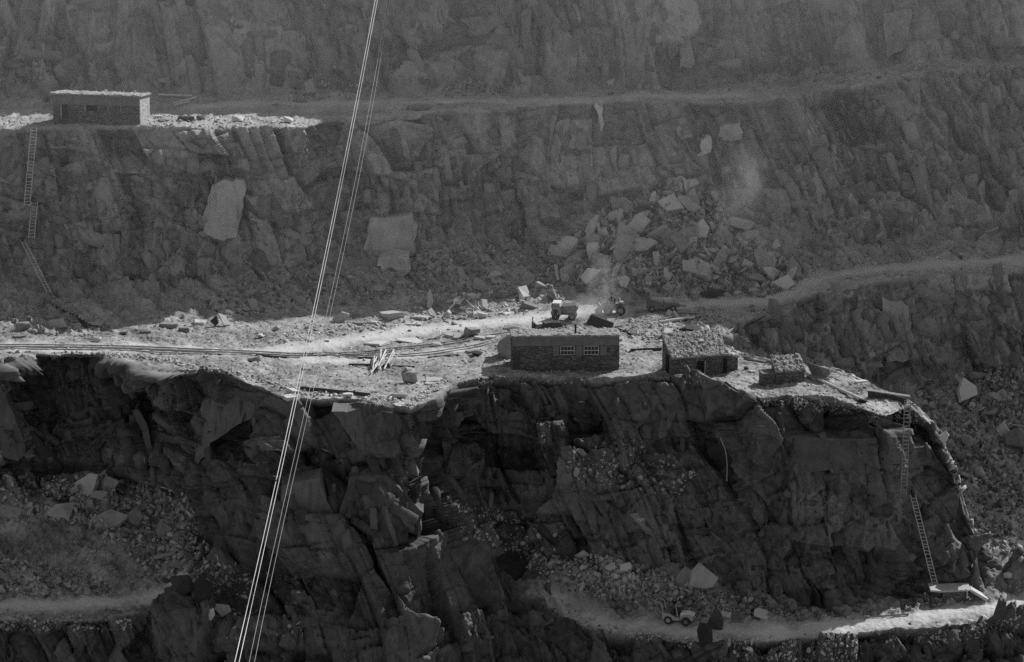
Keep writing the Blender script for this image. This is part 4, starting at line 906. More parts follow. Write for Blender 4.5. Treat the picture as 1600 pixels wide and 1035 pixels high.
# the hut with the slate roof
p0 = pos(1050, 587); s1 = msc(p0); p1 = pos(1138, 582)
rz = math.radians(15); h = thing('slate_roof_hut', 'stone hut with a steep rubbly slate roof and a lean-to at the terrace edge', 'hut', p0, rz)
W = 88*s1/math.cos(rz); HF = 1.55; HB = 2.95; D = 2.9
stone_body('wall', h, W, [(0, -1.), (0, HF), (D, HB), (D, -1.)], 6)
rubble_roof([(-.1, -.14, HF+.04), (W+.1, -.14, HF+.04), (W+.1, D+.1, HB+.08), (-.1, D+.1, HB+.08)], 'roof', h, 90, 56, .09, 8, M_RUBR)
panel('door', W*.45, W*.57, -.1, 1.1, M_HOLE, h, -.05, .09); panel('door_post', W*.575, W*.60, -.1, 1.15, M_WOOD, h, -.07, .1)  # dark panel stands for the shade inside the open door
panel('doorway', W-.42, W-.12, -.1, 1.25, M_HOLE, h, -.05, .1)
MB().box((-.03, 1.3, .75), (.1, .75, 1.5)).build('dark_side_opening', M_HOLE, h)  # opening shown as a dark panel, its shade put into the colour
MB().prism([(.35, -1), (.35, 1.35), (2.3, 1.55), (2.3, -1)], W+.03, W+1.05).build('lean_to', M_STONE, h)
rubble_roof([(W-.02, .25, 1.5), (W+1.2, .25, 1.22), (W+1.2, 2.4, 1.45), (W-.02, 2.4, 1.8)], 'lean_to_roof', h, 18, 30, .12, 11, M_RUB)
rock(1096, 532, 10, 5, 'pale flat stone weighing down the steep slate roof', 'flat', M_PALE, base=(h.matrix_basis @ Vector((W*.62, 1.5, HF+.04+(HB-HF)*.53+.06)), None))

# the tiny hut
p0 = pos(1213, 601); s1 = msc(p0)
rz = math.radians(9); h = thing('tiny_stone_hut', 'tiny square stone hut with thick rubble roof and low side wall on the spit', 'hut', p0, rz)
W = 44*s1; HF = 1.22; HB = 1.95; D = 2.0
stone_body('wall', h, W, [(0, -.8), (0, HF), (D, HB), (D, -.8)], 7, n=40)
rubble_roof([(-.14, -.14, HF), (W+.14, -.14, HF), (W+.05, D+.1, HB+.1), (-.1, D+.1, HB+.1)], 'roof', h, 50, 40, .12, 14, M_RUBR, .18)
MB().prism([(.3, -.8), (.3, .8), (1.5, 1.0), (1.5, -.8)], -1.2, -.02).build('side_wall', M_STONE, h)
MB().box((-.62, .9, .9), (1.2, 1.3, .12)).build('side_wall_coping', M_ROCK, h)

# the hut on the upper terrace
p0 = pos(84, 188); p1 = pos(218, 195); s1 = msc(p1)
h = thing('upper_stone_hut', 'stone hut with a sunlit end wall, alone on the upper terrace', 'hut', p1, -math.radians(9))
W = 138*s1; HF = 44*s1/.975; D = 3.6
X = lambda px: (px-218)*s1*1.0; Z = lambda py: (194-py)*s1/.975
mb = MB(); mb.prism([(0, -1.2), (0, HF), (D, HF-.55), (D, -1.2)], -W, 0)
rr = random.Random(4)
for k in range(60): mb.box((-rr.uniform(.3, W-.3), -.02, rr.uniform(.1, 1.5)), (rr.uniform(.15, .45), .07, rr.uniform(.04, .1)))
mb.build('wall', M_STONE, h)
MB().prism([(-.02, -.9), (-.02, HF-.02), (D, HF-.58), (D, -.9)], .004, .10).build('end_wall', M_STONE2, h)  # end wall painted lighter where the sun strikes it
rubble_roof([(-W-.25, -.2, HF+.05), (.25, -.2, HF+.05), (.25, D+.2, HF-.48), (-W-.25, D+.2, HF-.48)], 'roof', h, 110, 40, .10, 19, M_RUBD)
panel('plaster_band', -W+.02, -.01, Z(166), HF-.03, M_RENDER, h, -.035, .08)
panel('window', X(134), X(151), Z(175.5), Z(166), M_HOLE, h, -.03, .07); panel('window_post', X(130.6), X(133.4), Z(177), Z(166.3), M_WOOD, h, -.05, .08)  # window darkness is painted on a solid panel
panel('door', X(95), X(104), Z(188), Z(166), M_HOLE, h, -.03, .07); panel('door_post', X(92), X(94.5), Z(188), Z(166.2), M_WOOD, h, -.05, .08)
for a in (167.5, 188): panel('timber_post', X(a), X(a+1.6), Z(175), Z(166.3), M_WOOD, h, -.05, .08)
for k, (x_, lab) in enumerate(((160, 'white stone on the middle of the upper hut roof'), (207, 'white stone near the sunlit end of the upper hut roof'))):
    rock(x_, 141+4*k, 5, 3.4, lab, 'block', M_PALE, base=(h.matrix_basis @ Vector((X(x_), 1.2, HF+.1)), None))

# ------------------------------------------------------------------ ladders, steps
def ladder(a, b, wpx, label, m, gap=.5, step=.31):
    A = pos(*a); B = pos(*b); wd = wpx*msc(A); push = 0
    for k in range(41):
        t = k/40; px = a[0]+(b[0]-a[0])*t; py = a[1]+(b[1]-a[1])*t; q = pos(px, py); l = A.lerp(B, t); push = max(push, (l-Vector((0, 0, CZ))).length-(q-Vector((0, 0, CZ))).length)
    push = min(push, 3.0)+gap
    va = (Vector((0, 0, CZ))-A).normalized(); A = A+va*push; B = B+va*push
    L = thing('ladder', label, 'ladder', B); d = A-B; n = max(4, int(d.length/step)); sx = Vector((1, 0, 0))*wd*.5
    for sg in (-1, 1):
        MB().tube([sx*sg, d*.5+sx*sg, d*1.02+sx*sg], .04, 6).build('side_rail', m, L)
    for k in range(n):
        q = d*((k+.5)/n); MB().tube([q-sx*.99+Vector((0, 0, .05*math.sin(k*5.1))), q+sx*.99+Vector((0, 0, .04*math.sin(k*3.3)))], .03, 6).build('rung', m, L)
    return L
ladder((1418, 628), (1412, 772), 9, 'tall dark ladder hanging down the working face at the right end of the spit', M_WOOD, .25)
ladder((1427, 776), (1461, 913), 8, 'slanting pale-runged ladder from the foot of the dark ladder to the platform', M_WOODG, .35)
ladder((53, 202), (42, 322), 9, 'uppermost ladder on the back wall, below the upper hut', M_WOODG, .3)
ladder((54, 316), (49, 372), 9, 'short middle ladder on the back wall at the far left', M_WOODG, .4)
ladder((36, 377), (77, 458), 7, 'lowest ladder, slanting right down to the stone steps at the far left', M_WOODG, .4)
st = thing('stone_steps', 'flight of rough slate steps coming down to the terrace at the far left', 'steps', pos(152, 508))
for k in range(15):
    t = k/14; q = pos(76+74*t, 467+39*t)-st.location
    MB().box(q+Vector((.15, -.3, .15)), (.95, 1.1, .16), Matrix.Rotation(random.Random(k).uniform(-.15, .15), 3, 'Z')).build('tread', M_ROCK, st)

# ------------------------------------------------------------------ railway
def track(pts, label, group):
    xs = []
    for (a, b) in zip(pts, pts[1:]):
        n = max(2, int(abs(b[0]-a[0])/6))
        xs += [(a[0]+(b[0]-a[0])*k/n, a[1]+(b[1]-a[1])*k/n) for k in range(n)]
    xs.append(pts[-1]); P = np.array([at_y(np.array(x), np.array(y), y_of_z(np.array(x), np.array(y), 0.1))[:] for x, y in xs])
    P = smooth(P, 6, 0)
    zs = np.array([drop(p[0], p[1], 6) for p in P]); P[:, 2] = smooth(np.maximum(zs, np.roll(zs, 1))+.0, 8, 0)
    T = thing('railway_track', label, 'railway', Vector(P[0]), 0, group); o = P[0]
    tg = np.gradient(P, axis=0); tg /= np.linalg.norm(tg, axis=1, keepdims=True); nr = np.stack([-tg[:, 1], tg[:, 0], 0*tg[:, 0]], -1)
    for sg in (-1, 1):
        V = []; Q = []
        for k, p in enumerate(P):
            c = p-o+nr[k]*sg*.32
            for dx, dz in ((-.03, 0), (.03, 0), (.03, .09), (-.03, .09)): V.append(c+nr[k]*dx+np.array([0, 0, dz]))
            if k: Q += [(4*(k-1)+j, 4*(k-1)+(j+1) % 4, 4*k+(j+1) % 4, 4*k+j) for j in range(4)]
        link('rail', np_mesh('rail', V, Q), M_RAIL, T)
    d = np.concatenate([[0], np.cumsum(np.linalg.norm(np.diff(P, axis=0), axis=1))])
    for x in np.arange(.4, d[-1], max(.8, d[-1]/95)):
        c = np.array([np.interp(x, d, P[:, k]) for k in range(3)])-o; a = math.atan2(np.interp(x, d, tg[:, 1]), np.interp(x, d, tg[:, 0]))
        MB().box((c[0], c[1], c[2]-.10), (.2, 1.1, .12), Matrix.Rotation(a, 3, 'Z')).build('sleeper', M_WOOD, T)
    return T
track([(-60, 537.5), (0, 538), (100, 539), (200, 541), (300, 544), (400, 547.5), (480, 550), (560, 550.5), (640, 548.5), (700, 543), (760, 535), (800, 529), (860, 519.5), (915, 508)], 'main railway track running along the terrace and curving behind the long hut', 'railway tracks')
track([(-60, 541.5), (0, 542), (100, 543.2), (200, 545.3), (300, 548.5), (400, 552), (470, 553)], 'front railway track at the left, nearest the terrace edge', 'railway tracks')
track([(530, 549), (600, 541), (700, 531), (790, 519), (850, 511)], 'railway siding branching off behind the main track in the middle of the terrace', 'railway tracks')

# ------------------------------------------------------------------ beams, poles, pipes
def beam(a, b, r, label, m, cat='beam', name='beam', za=.0, zb=.0, square=True, base=None, group=None):
    A = pos(*a)+Vector((0, 0, r*.8+za)); B = pos(*b)+Vector((0, 0, r*.8+zb)); d = B-A; n = 6
    mb = MB(); rnd = random.Random(int(a[0]+b[1]*3))
    pts = [A.lerp(B, k/n)+Vector((0, 0, rnd.uniform(-.15, .15)*r)) for k in range(n+1)]
    mb.tube([p-A for p in pts], r, 4 if square else 9)
    o = mb.build(name, m); o.location = A; tag(o, label, cat, group); return o
beam((470, 609), (578, 620), .17, 'long dark beam lying along the terrace edge right of the cables', M_WOODD)
beam((985, 549), (1034, 547), .13, 'dark beam lying between the long hut and the slate-roofed hut', M_WOODD)
beam((942, 517), (1052, 498), .15, 'long dark log lying behind the long hut towards the rubble', M_WOOD, 'log', 'log', square=False)
beam((1030, 505), (1085, 498), .14, 'pale log in the plank heap behind the slate-roofed hut', M_WOODP, 'log', 'log', square=False)
beam((1053, 494), (1064, 504), .08, 'pale plank propped steeply on the plank heap', M_WOODP, 'plank', 'plank', .4)
beam((1062, 493), (1092, 494), .10, 'plank lying level at the top of the plank heap', M_WOOD, 'plank', 'plank', .2, .2)
beam((1070, 503), (1094, 499), .10, 'plank lying below the level plank of the plank heap', M_WOODD, 'plank', 'plank', .1, .1)
beam((958, 513), (988, 525), .12, 'dark plank sloping towards the back corner of the long hut', M_WOODD, 'plank', 'plank')
beam((980, 517), (994, 526), .07, 'thin pale plank beside the dark sloping plank', M_WOODP, 'plank', 'plank', .15)
beam((697, 490), (716, 481), .08, 'pale pole leaning to the right on the pole heap', M_WOODP, 'pole', 'pole', 0, .75, False)
beam((744, 486), (729, 481), .08, 'pale pole leaning to the left on the pole heap', M_WOODP, 'pole', 'pole', 0, .65, False)
beam((765, 460), (784, 452), .06, 'thin pole sticking out of the scree above the pole heap', M_WOOD, 'pole', 'pole', .2, .2, False)
beam((741, 499), (739.5, 497), .07, 'left short post at the front of the pole heap', M_WOODP, 'post', 'post', 0, .6, False)
beam((747, 499), (746, 497), .07, 'right short post at the front of the pole heap', M_WOODP, 'post', 'post', 0, .6, False)
beam((247, 151), (300, 153), .10, 'pale pole lying level on the upper terrace right of the hut', M_WOODP, 'pole', 'pole', .1, .1, False)
beam((272, 164), (306, 155), .09, 'upper of two pale poles slanting on the upper terrace', M_WOODP, 'pole', 'pole', .1, .1, False)
beam((273, 167), (296, 161), .09, 'lower of two pale poles slanting on the upper terrace', M_WOODP, 'pole', 'pole', .1, .1, False)
beam((258, 153), (285, 154.5), .07, 'short dark pole under the level pale pole on the upper terrace', M_WOODD, 'pole', 'pole', 0, 0, False)
beam((1260, 588), (1350, 629), .14, 'long pipe running down the spit from the tiny hut', M_WOODP, 'pipe', 'pipe', .08, .05, False)
beam((1160, 558), (1206, 566), .10, 'upper of two thin rails behind the tiny hut', M_WOODP, 'rail bar', 'iron_bar')
beam((1162, 562), (1206, 569), .08, 'lower of two thin rails behind the tiny hut', M_WOOD, 'rail bar', 'iron_bar')
beam((400, 556), (448, 560), .08, 'thin dark iron bar on the gravel in front of the railway', M_WOODD, 'bar', 'iron_bar')
beam((668, 560), (716, 556), .08, 'dark iron bar on the gravel left of the long hut', M_WOODD, 'bar', 'iron_bar')
beam((612, 573), (648, 574), .07, 'short dark iron bar right of the timber pile', M_WOODD, 'bar', 'iron_bar')
beam((545, 571), (590, 572), .10, 'dark plank lying left of the timber pile', M_WOODD, 'plank', 'plank')
beam((560, 561), (590, 562), .10, 'dark plank behind the timber pile', M_WOODD, 'plank', 'plank')
beam((1330, 968), (1420, 961), .0801, 'thin iron bar lying along the verge of the lower road', M_WOOD, 'bar', 'iron_bar')
# barrier of planks by the ladder head
A = pos(1357, 622); B = pos(1416, 632); d = B-A
o = thing('plank_barrier', 'low dark plank barrier leading to the head of the dark ladder', 'barrier', A)
for k in range(3): MB().tube([Vector((0, 0, .12+.2*k)), d+Vector((0, 0, .12+.2*k))], .11, 4).build('plank', M_WOODD, o)
MB().tube([Vector((-.2, 0, .72)), d+Vector((.3, 0, .72))], .10, 4).build('painted_lit_top', M_WOODP, o)  # pale timber paints the sunlight along the barrier's top
for k in range(4): MB().box(d*(k/3)+Vector((0, .15, .3)), (.12, .12, 1.0)).build('post', M_WOOD, o)
# hanging rope on the working face
pts = [pos(*q)+Vector((0, -.25, 0)) for q in ((1123, 676), (1128, 690), (1133, 702), (1136, 722), (1135.5, 752))]
ym = min(p.y for p in pts)+.2; pts = [at_y(np.array(q[0]), np.array(q[1]), ym) for q in ((1123, 676), (1126, 685), (1129, 692), (1133, 702), (1135, 712), (1136, 722), (1136.3, 737), (1135.5, 752))]
tag(MB().tube(pts, .05, 6).build('hanging_rope', M_CABLED), 'pale rope hanging down the dark working face under the slate-roofed hut', 'rope')
# timber pile
rnd = random.Random(12)
for k in range(15):
    x = 584+rnd.uniform(0, 32); t = rnd.random(); a = (x-6, 584+rnd.uniform(-14, 3)); b_ = (x+rnd.uniform(-8, 18), 566+rnd.uniform(-8, 8))
    m = (M_WOODP, M_WOODP, M_WOOD, M_WOODD)[k % 4]
    beam(a, b_, rnd.uniform(.07, .12), ('pale squared timber' if k % 4 < 2 else 'dark squared timber')+' in the jumbled pile in front of the railway', m, 'timber', 'timber', rnd.uniform(0, .5), rnd.uniform(.2, .8), group='timbers of the jumbled pile' if k % 4 < 2 else 'dark timbers of the jumbled pile')
# platform below the ladders
A = pos(1480, 940); B = pos(1543, 941)
o = thing('stone_platform', 'small stone landing platform with sunlit slate top at the foot of the ladders', 'platform', A)
s1 = msc(A)
MB().prism([(0, -.6), (0, .95), (1.6, .95), (1.6, -.6)], -.4, 1.6).build('pier', M_STONE, o)
MB().side([(-1.5, .92), (-.6, .84), (.4, .9), (1.9, .97), (1.95, 1.08), (.5, 1.06), (-.5, .99), (-1.45, 1.06)], -.15, 1.7).build('deck', M_PALE, o)  # pale deck and ramp carry the sunlight on top in their colour
MB().side([(1.85, .98), (2.0, 1.1), (3.5, .2), (3.3, .02)], -.1, .9).build('ramp', M_PALE, o)
MB().box((1.55, -.02, .3), (.1, .1, 1.6)).build('post', M_WOODD, o)

# ------------------------------------------------------------------ cables
def cable(pp, r, m, label, group=None, off=0.0):
    pts = []
    y = np.array([p[1] for p in pp], float); x = np.array([p[0] for p in pp], float); c = np.polyfit(y, x, 3)
    for t in np.linspace(0, 1, 60):
        row = -230+t*(1400+230); Y = 384-t*(384-238)+off; pts.append(at_y(np.array(np.polyval(c, row)), np.array(row), Y))
    o = MB().tube(pts, r, 8).build('steel_cable', m, smooth=True); tag(o, label, 'cable', group); return o, c
CL = [(586, 0), (537, 260), (510.5, 380), (458, 630), (387, 950), (366, 1035)]
o1, c1_ = cable(CL, .030, M_CABLE, 'bright thick cable with a clamp, leftmost of the four crossing the whole picture')
cable([(589.5, 0), (541, 260), (514, 380), (462.5, 630), (393, 950), (373, 1035)], .026, M_CABLE, 'bright thick cable close to the right of the clamped cable')
cable([(605, 0), (560.5, 260), (529, 400), (477, 640), (407.5, 950), (389, 1035)], .019, M_CABLED, 'thin dim cable, third from the left of the four', None, 6)
cable([(608.5, 0), (565.5, 260), (535, 400), (482.5, 640), (415.5, 950), (397, 1035)], .018, M_CABLED, 'thin dim cable, rightmost of the four', None, 6)
row = 752; t = (row+230)/1630; q = at_y(np.array(np.polyval(c1_, row)), np.array(row), 384-t*146)
MB().box(q, (.16, .16, .30), None, .03).build('clamp', M_PAINTD, o1)

# ------------------------------------------------------------------ vehicles: x forward, y left, z up
def wheel(parent, x, y, r, w_, tyre=M_TYRE, hub=M_HUB):
    prof = [(r*.55, -w_*.5), (r*.9, -w_*.5), (r, -w_*.3), (r, w_*.3), (r*.9, w_*.5), (r*.55, w_*.5)]; n = 20; V = []; Q = []
    for k in range(n):
        a = 6.28318*k/n
        for (q, yy_) in prof: V.append((math.cos(a)*q, yy_, math.sin(a)*q))
    for k in range(n):
        for j in range(6): Q.append((k*6+j, k*6+(j+1) % 6, ((k+1) % n)*6+(j+1) % 6, ((k+1) % n)*6+j))
    o = link('wheel', np_mesh('wheel', V, Q), tyre, parent); o.location = (x, y, r)
    MB().tube([(0, -w_*.35, 0), (0, w_*.35, 0)], r*.56, 16).tube([(0, -w_*.5, 0), (0, w_*.5, 0)], r*.16, 10).build('rim', hub, o)
    return o
def skin_mesh(edges, name):
    """edges: list of chains [(x, y, z, r), ...]; shared points are merged. first point of the first chain is the root"""
    idx = {}; V = []; Rr = []; E = []
    for ch in edges:
        last = None
        for (x, y, z, r) in ch:
            k = (round(x, 3), round(y, 3), round(z, 3))
            if k not in idx: idx[k] = len(V); V.append((x, y, z)); Rr.append(r)
            if last is not None and last != idx[k]: E.append((last, idx[k]))
            last = idx[k]
    me = bpy.data.meshes.new(name); me.from_pydata(V, E, []); o = bpy.data.objects.new(name, me); COL.objects.link(o)
    md = o.modifiers.new('skin', 'SKIN'); md.use_smooth_shade = True
    for k, v in enumerate(me.skin_vertices[0].data): v.radius = (Rr[k], Rr[k]); v.use_root = (k == 0)
    o.modifiers.new('sub', 'SUBSURF').levels = 1
    bpy.context.view_layer.update(); dg = bpy.context.evaluated_depsgraph_get()
    m2 = bpy.data.meshes.new_from_object(o.evaluated_get(dg)); bpy.data.objects.remove(o); return m2
def person(loc, rz, label, pose, sc=1.0, holder=None):
    """standing or sitting figure, facing +x"""
    T = thing('person', label, 'person', loc, rz)
    if pose == 'stand':
        hip = .92; legs = [[(0, 0, hip, .13), (.0, s_*.11, .86, .105), (.03, s_*.13, .48, .07), (-.02, s_*.14, .09, .05), (.14, s_*.15, .05, .045)] for s_ in (-1, 1)]
    else:
        hip = .12; legs = [[(0, 0, hip, .13), (.05, s_*.1, .12, .105), (.45, s_*.12, .2, .075), (.55, s_*.12, -.22, .055), (.7, s_*.12, -.25, .045)] for s_ in (-1, 1)]
    tr = [(0, 0, hip, .13), (.01, 0, hip+.2, .13), (.02, 0, hip+.42, .155), (.02, 0, hip+.53, .08), (.03, 0, hip+.6, .06), (.04, 0, hip+.70, .095), (.04, 0, hip+.80, .085)]
    arms = []
    for s_ in (-1, 1):
        sh = (.02, s_*.19, hip+.46, .065); el = (.05, s_*.25, hip+.2, .05); wr = (.22, s_*.22, hip+.02, .036)
        if pose == 'sit': el = (.16, s_*.24, hip+.24, .05); wr = (.38, s_*.16, hip+.3, .036)
        pm = (wr[0]+.06, wr[1], wr[2]-.03, .034); arms.append([(.02, 0, hip+.42, .155), sh, el, wr, pm])
        for f in range(4): arms.append([pm, (pm[0]+.05, pm[1]+(f-1.5)*.018, pm[2]-.02, .010), (pm[0]+.07+.008*(f in (1, 2)), pm[1]+(f-1.5)*.02, pm[2]-.06, .008)])
        arms.append([pm, (pm[0]+.02, pm[1]-s_*.04, pm[2]+.0, .011), (pm[0]+.05, pm[1]-s_*.05, pm[2]-.01, .009)])
    me = skin_mesh([tr]+legs+arms, 'body'); me.materials.append(M_CLOTH); me.materials.append(M_SKIN)
    for p in me.polygons:
        c = p.center
        if c.z > hip+.56 or (c.x > .2 and abs(c.y) > .1 and hip-.15 < c.z < hip+.33 and (pose == 'stand' or c.x > .38)): p.material_index = 1
    o = link('body', me, None, T); T.scale = (sc, sc, sc)
    MB().tube([(.03, 0, hip+.78), (.03, 0, hip+.88)], .11, 12, .08).box((.14, 0, hip+.79), (.12, .16, .02)).build('cap', M_CLOTH, T)
    return T

# jeep on the lower road
pr = pos(1047, 973); pf = pos(1074, 977)
rz = math.atan2(pf.y-pr.y, pf.x-pr.x); rz = max(-.5, min(-.3, rz))
s1 = msc(pf); wb = 27*s1/math.cos(rz)
J = thing('open_jeep', 'small open jeep with white bonnet and dark wheels driving on the lower road', 'jeep', pr+Vector((0, .3, -.05)), rz)
r_ = .36; hw = .62
MB().side([(-.55, .45), (-.55, .95), (.1, .92), (.55, .70), (.95, .62), (1.0, .42), (.3, .38)], -hw, hw).build('body', M_PAINT, J)
MB().box((-.15, 0, .99), (.7, 1.0, .06)).build('load_floor', M_PAINTD, J)
MB().side([(1.0, .55), (1.02, 1.0), (1.5, 1.04), (2.0, .92), (2.1, .8), (2.1, .45), (1.0, .40)], -.42, .42).build('bonnet', M_WHITE, J)
for sg in (-1, 1):
    MB().tube([(1.05, sg*.55, .55), (1.25, sg*.55, .78), (1.6, sg*.55, .90), (1.95, sg*.55, .82), (2.12, sg*.55, .60)], .1, 6).build('front_wing', M_PAINT, J)
    MB().tube([(2.08, sg*.3, .72), (2.16, sg*.3, .72)], .09, 12).build('headlight', M_GLASS, J)
    wheel(J, 0, sg*(hw-.02), r_, .22); wheel(J, wb, sg*(hw-.02), r_, .22, M_TYRE, M_PAINTD)
MB().box((2.15, 0, .45), (.1, 1.2, .12), None, .02).build('bumper', M_PAINTD, J)
mb = MB()
for sg in (-1, 1): mb.tube([(.78, sg*.5, .75), (.62, sg*.5, 1.72)], .05, 6)
mb.tube([(.62, -.5, 1.72), (.62, .5, 1.72)], .05, 6).build('windscreen_frame', M_PAINT, J)
mb = MB()
for sg in (-1, 1): mb.tube([(-.45, sg*.5, .9), (-.6, sg*.5, 1.6), (-.8, sg*.5, 1.8), (-1.2, sg*.5, 1.86)], .05, 6)
mb.tube([(-1.2, -.5, 1.86), (-1.2, .5, 1.86)], .05, 6).build('rear_frame', M_PAINT, J)
MB().box((.55, 0, .78), (.45, 1.0, .1)).box((.32, 0, 1.0), (.08, 1.0, .45)).build('seat', M_CLOTH, J)
MB().tube([(.95, .25, 1.0), (.88, .25, 1.1)], .18, 14).build('steering_wheel', M_TYRE, J)
person(J.matrix_basis @ Vector((.62, .22, .78)), rz, 'person in dark clothes at the wheel of the open jeep', 'sit', .85)

# dusty lorry
A = pos(882, 499); s1 = msc(A)
L = thing('tipper_lorry', 'small dusty lorry with a bright cab roof on the terrace road behind the wagon', 'lorry', A, math.radians(172))
MB().side([(.25, .5), (.25, 1.15), (.45, 1.55), (1.0, 1.55), (1.12, 1.1), (1.2, .5)], -.55, .55).build('cab', M_PAINT, L)
MB().box((.70, 0, 1.60), (.75, 1.2, .09), None, .02).build('cab_roof', M_WHITE, L)
MB().box((1.14, 0, 1.25), (.05, .9, .35)).build('windscreen', M_GLASS, L)
MB().side([(.2, .75), (.25, 1.35), (-1.1, 1.5), (-1.35, 1.25), (-1.1, .75)], -.6, .6).build('tipping_body', M_PAINTD, L)
MB().box((0, 0, .55), (2.2, .5, .16)).build('chassis', M_PAINTD, L)
for x_ in (.75, -.75):
    for sg in (-1, 1): wheel(L, x_, sg*.52, .36, .22)
for sg in (-1, 1): MB().tube([(1.17, sg*.38, .7), (1.23, sg*.38, .7)], .08, 10).build('headlight', M_HUB, L)

# loading shovel
A = pos(955, 491); 
L = thing('wheel_loader', 'dark wheeled loading shovel working in the dust at the foot of the great heap', 'loader', A, math.radians(186))
MB().side([(-1.1, .5), (-1.15, 1.0), (-.2, 1.1), (.35, .95), (.5, .45)], -.42, .42).build('body', M_PAINTD, L)
MB().box((-.1, 0, 1.15), (.5, .6, .12)).box((-.32, 0, 1.35), (.08, .6, .4)).build('seat', M_CLOTH, L)
MB().tube([(-.75, .2, 1.0), (-.75, .2, 1.55)], .06, 8).build('exhaust', M_WHITE, L)
MB().box((-.95, 0, 1.08), (.35, .7, .2), None, .03).build('engine_cover', M_HUB, L)
for sg in (-1, 1):
    wheel(L, -.8, sg*.55, .46, .28); wheel(L, .35, sg*.55, .40, .26)
    MB().tube([(-.1, sg*.36, 1.05), (.6, sg*.36, .95), (.95, sg*.36, .5)], .07, 6).build('lift_arm', M_PAINTD, L)
MB().side([(.9, .25), (1.0, 1.0), (1.1, 1.02), (1.12, .5), (1.5, .3), (1.48, .2)], -.7, .7).build('bucket', M_PAINT, L)
person(A+Vector((.05, 0, 1.18)), math.radians(186), 'person in dark clothes driving the wheeled loading shovel', 'sit', .8)

# trailer loaded with slabs
A = pos(1036, 485)
L = thing('flat_trailer', 'low flat trailer loaded with slabs on the shaded road right of the loading shovel', 'trailer', A, math.radians(8))
MB().side([(-1.5, .45), (-1.4, .85), (-.9, .8), (1.3, .62), (1.6, .5), (1.4, .38)], -.55, .55).build('bed', M_PAINTD, L)
MB().box((-1.35, 0, .95), (.12, 1.1, .5)).build('headboard', M_PAINTD, L)
MB().tube([(1.5, 0, .45), (2.2, 0, .3)], .06, 8).build('drawbar', M_PAINTD, L)
for x_ in (-1.15, .85):
    for sg in (-1, 1): wheel(L, x_, sg*.5, .3, .2)
for k, (x_, w_, h_, lab) in enumerate(((-.55, 22, 9, 'thick slab on the front of the trailer load'), (.35, 18, 10, 'bright slab tilted on the middle of the trailer load'), (1.0, 15, 9, 'bright slab at the rear of the trailer load'))):
    rock(1020+k*15, 470, w_, h_, lab, 'flat', M_ROCK if k == 0 else M_PLATE, base=(L.matrix_basis @ Vector((x_, 0, .80-k*.07)), None))

# slate wagon on the siding
A = pos(854, 519); rz = math.radians(14)
L = thing('rail_wagon', 'low dark rail wagon with an end post standing on the track behind the long hut', 'wagon', A+Vector((0, .3, 0)), rz)
MB().side([(-1.1, .25), (-1.15, .5), (-.35, .6), (-.3, .85), (1.25, .85), (1.3, .5), (1.0, .25)], -.45, .45).build('body', M_WOODD, L)
MB().box((-1.22, 0, .55), (.16, .8, .7)).build('end_board', M_WOODD, L)
MB().tube([(-1.22, .3, .3), (-1.22, .3, 1.35)], .05, 8).build('end_post', M_WOODD, L)
for x_ in (-.65, .65):
    for sg in (-1, 1): wheel(L, x_, sg*.36, .2, .08, M_PAINTD, M_PAINTD)
rock(845, 509, 14, 6, 'pale slab lying on the low end of the rail wagon', 'flat', M_PALE, base=(L.matrix_basis @ Vector((-.72, -.05, .56)), None))
person(L.matrix_basis @ Vector((.85, 0, .85)), rz-1.9, 'person in dark clothes standing with legs apart on the rail wagon', 'stand', .8)

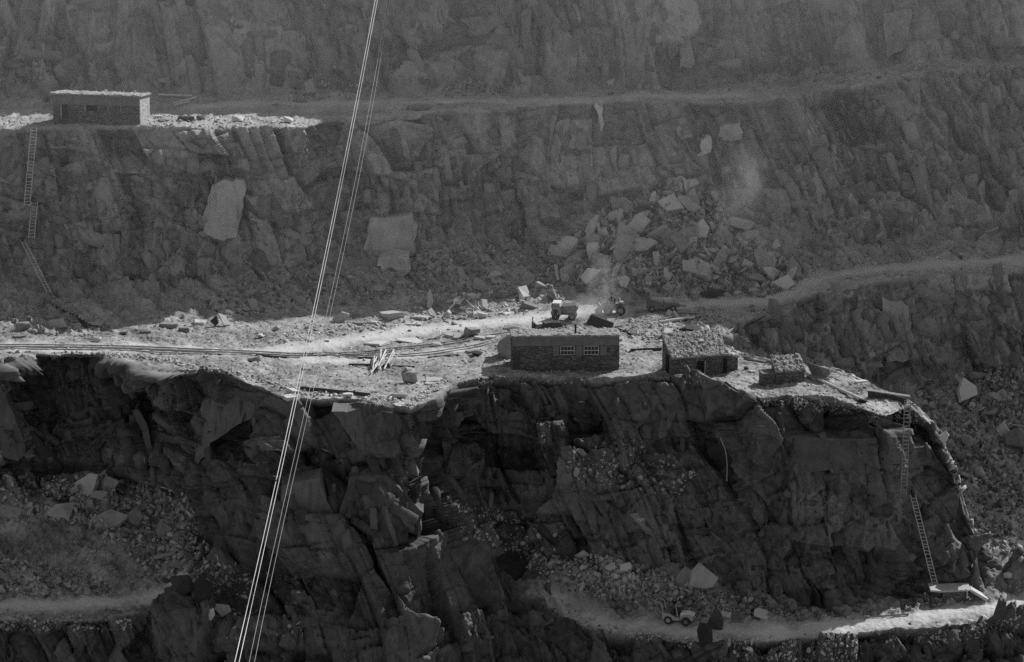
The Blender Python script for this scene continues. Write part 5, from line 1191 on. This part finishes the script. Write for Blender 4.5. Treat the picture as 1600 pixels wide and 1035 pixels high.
# ------------------------------------------------------------------ air: thin haze, dust over the back terraces, dust plumes
def volume_box(name, lo, hi, dens, label=None):
    mb = MB(); mb.box([(a+b)/2 for a, b in zip(lo, hi)], [b-a for a, b in zip(lo, hi)])
    m = bpy.data.materials.new(name); m.use_nodes = True; t = m.node_tree; t.nodes.clear()
    v = t.nodes.new('ShaderNodeVolumePrincipled'); v.inputs['Color'].default_value = (.92, .92, .92, 1); v.inputs['Density'].default_value = dens
    o_ = t.nodes.new('ShaderNodeOutputMaterial'); t.links.new(v.outputs[0], o_.inputs['Volume'])
    o = mb.build(name, m); tag(o, label, kind='stuff'); return o
volume_box('dust_cloud', (-95, 334, -30), (140, 400, 75), .0029, 'thin dust hanging over the back of the quarry')
def plume(px, py, w_, h_, label, dens, lean=0.0, dy=-1.0):
    p = pos(px, py+h_*.45); s_ = msc(p); W = w_*s_*.5; H = h_*s_/.965; rnd = random.Random(int(px))
    bm = bmesh.new(); bmesh.ops.create_icosphere(bm, subdivisions=4, radius=1.0)
    for v in bm.verts:
        c = v.co; n = fbm(np.array([c[:]])*1.6+px, 7, 3)[0]; v.co = c*(1+.25*float(n)); v.co.z = v.co.z*.5+.5
    for v in bm.verts: v.co = Vector((v.co.x*W+lean*H*v.co.z, v.co.y*W*.9, v.co.z*H))
    me = bpy.data.meshes.new('dust_plume'); bm.to_mesh(me); bm.free()
    m = bpy.data.materials.new('dust'); m.use_nodes = True; t = m.node_tree; t.nodes.clear(); b = NB(t)
    v = b.n('ShaderNodeVolumePrincipled'); v.inputs['Color'].default_value = (.95, .95, .95, 1)
    tc = b.n('ShaderNodeTexCoord'); co = tc.outputs['Generated']; mp = b.n('ShaderNodeMapping'); b.l(co, mp.inputs[0])
    mp.inputs['Location'].default_value = (-1, -1, -1); mp.inputs['Scale'].default_value = (2, 2, 2)
    g = b.n('ShaderNodeTexGradient', gradient_type='SPHERICAL'); b.l(mp.outputs[0], g.inputs[0])
    n = b.noise(b.coord((1, 1, .55), (0, .3, 0)), 1.6/max(W, .5), 5, .62)
    d = b.math('MULTIPLY', b.math('MULTIPLY', b.math('POWER', g.outputs[1] if len(g.outputs) > 1 else g.outputs[0], .7), b.rng(n, .38, .68, 0.0, 2.2)), dens)
    b.l(d, v.inputs['Density']); o_ = b.n('ShaderNodeOutputMaterial'); b.l(v.outputs[0], o_.inputs['Volume'])
    o = link('dust_plume', me, m); o.location = p+Vector((0, dy, -.2)); tag(o, label, kind='stuff'); return o
plume(1168, 330, 120, 230, 'pale dust plume rising behind the right flank of the great heap', .085, -.06, -2)
plume(945, 440, 60, 90, 'small dust cloud rising above the loading shovel', .16, 0, -1)
plume(920, 474, 95, 44, 'low dust cloud trailing between lorry and loading shovel', .2, 0, -1.2)
#PART5
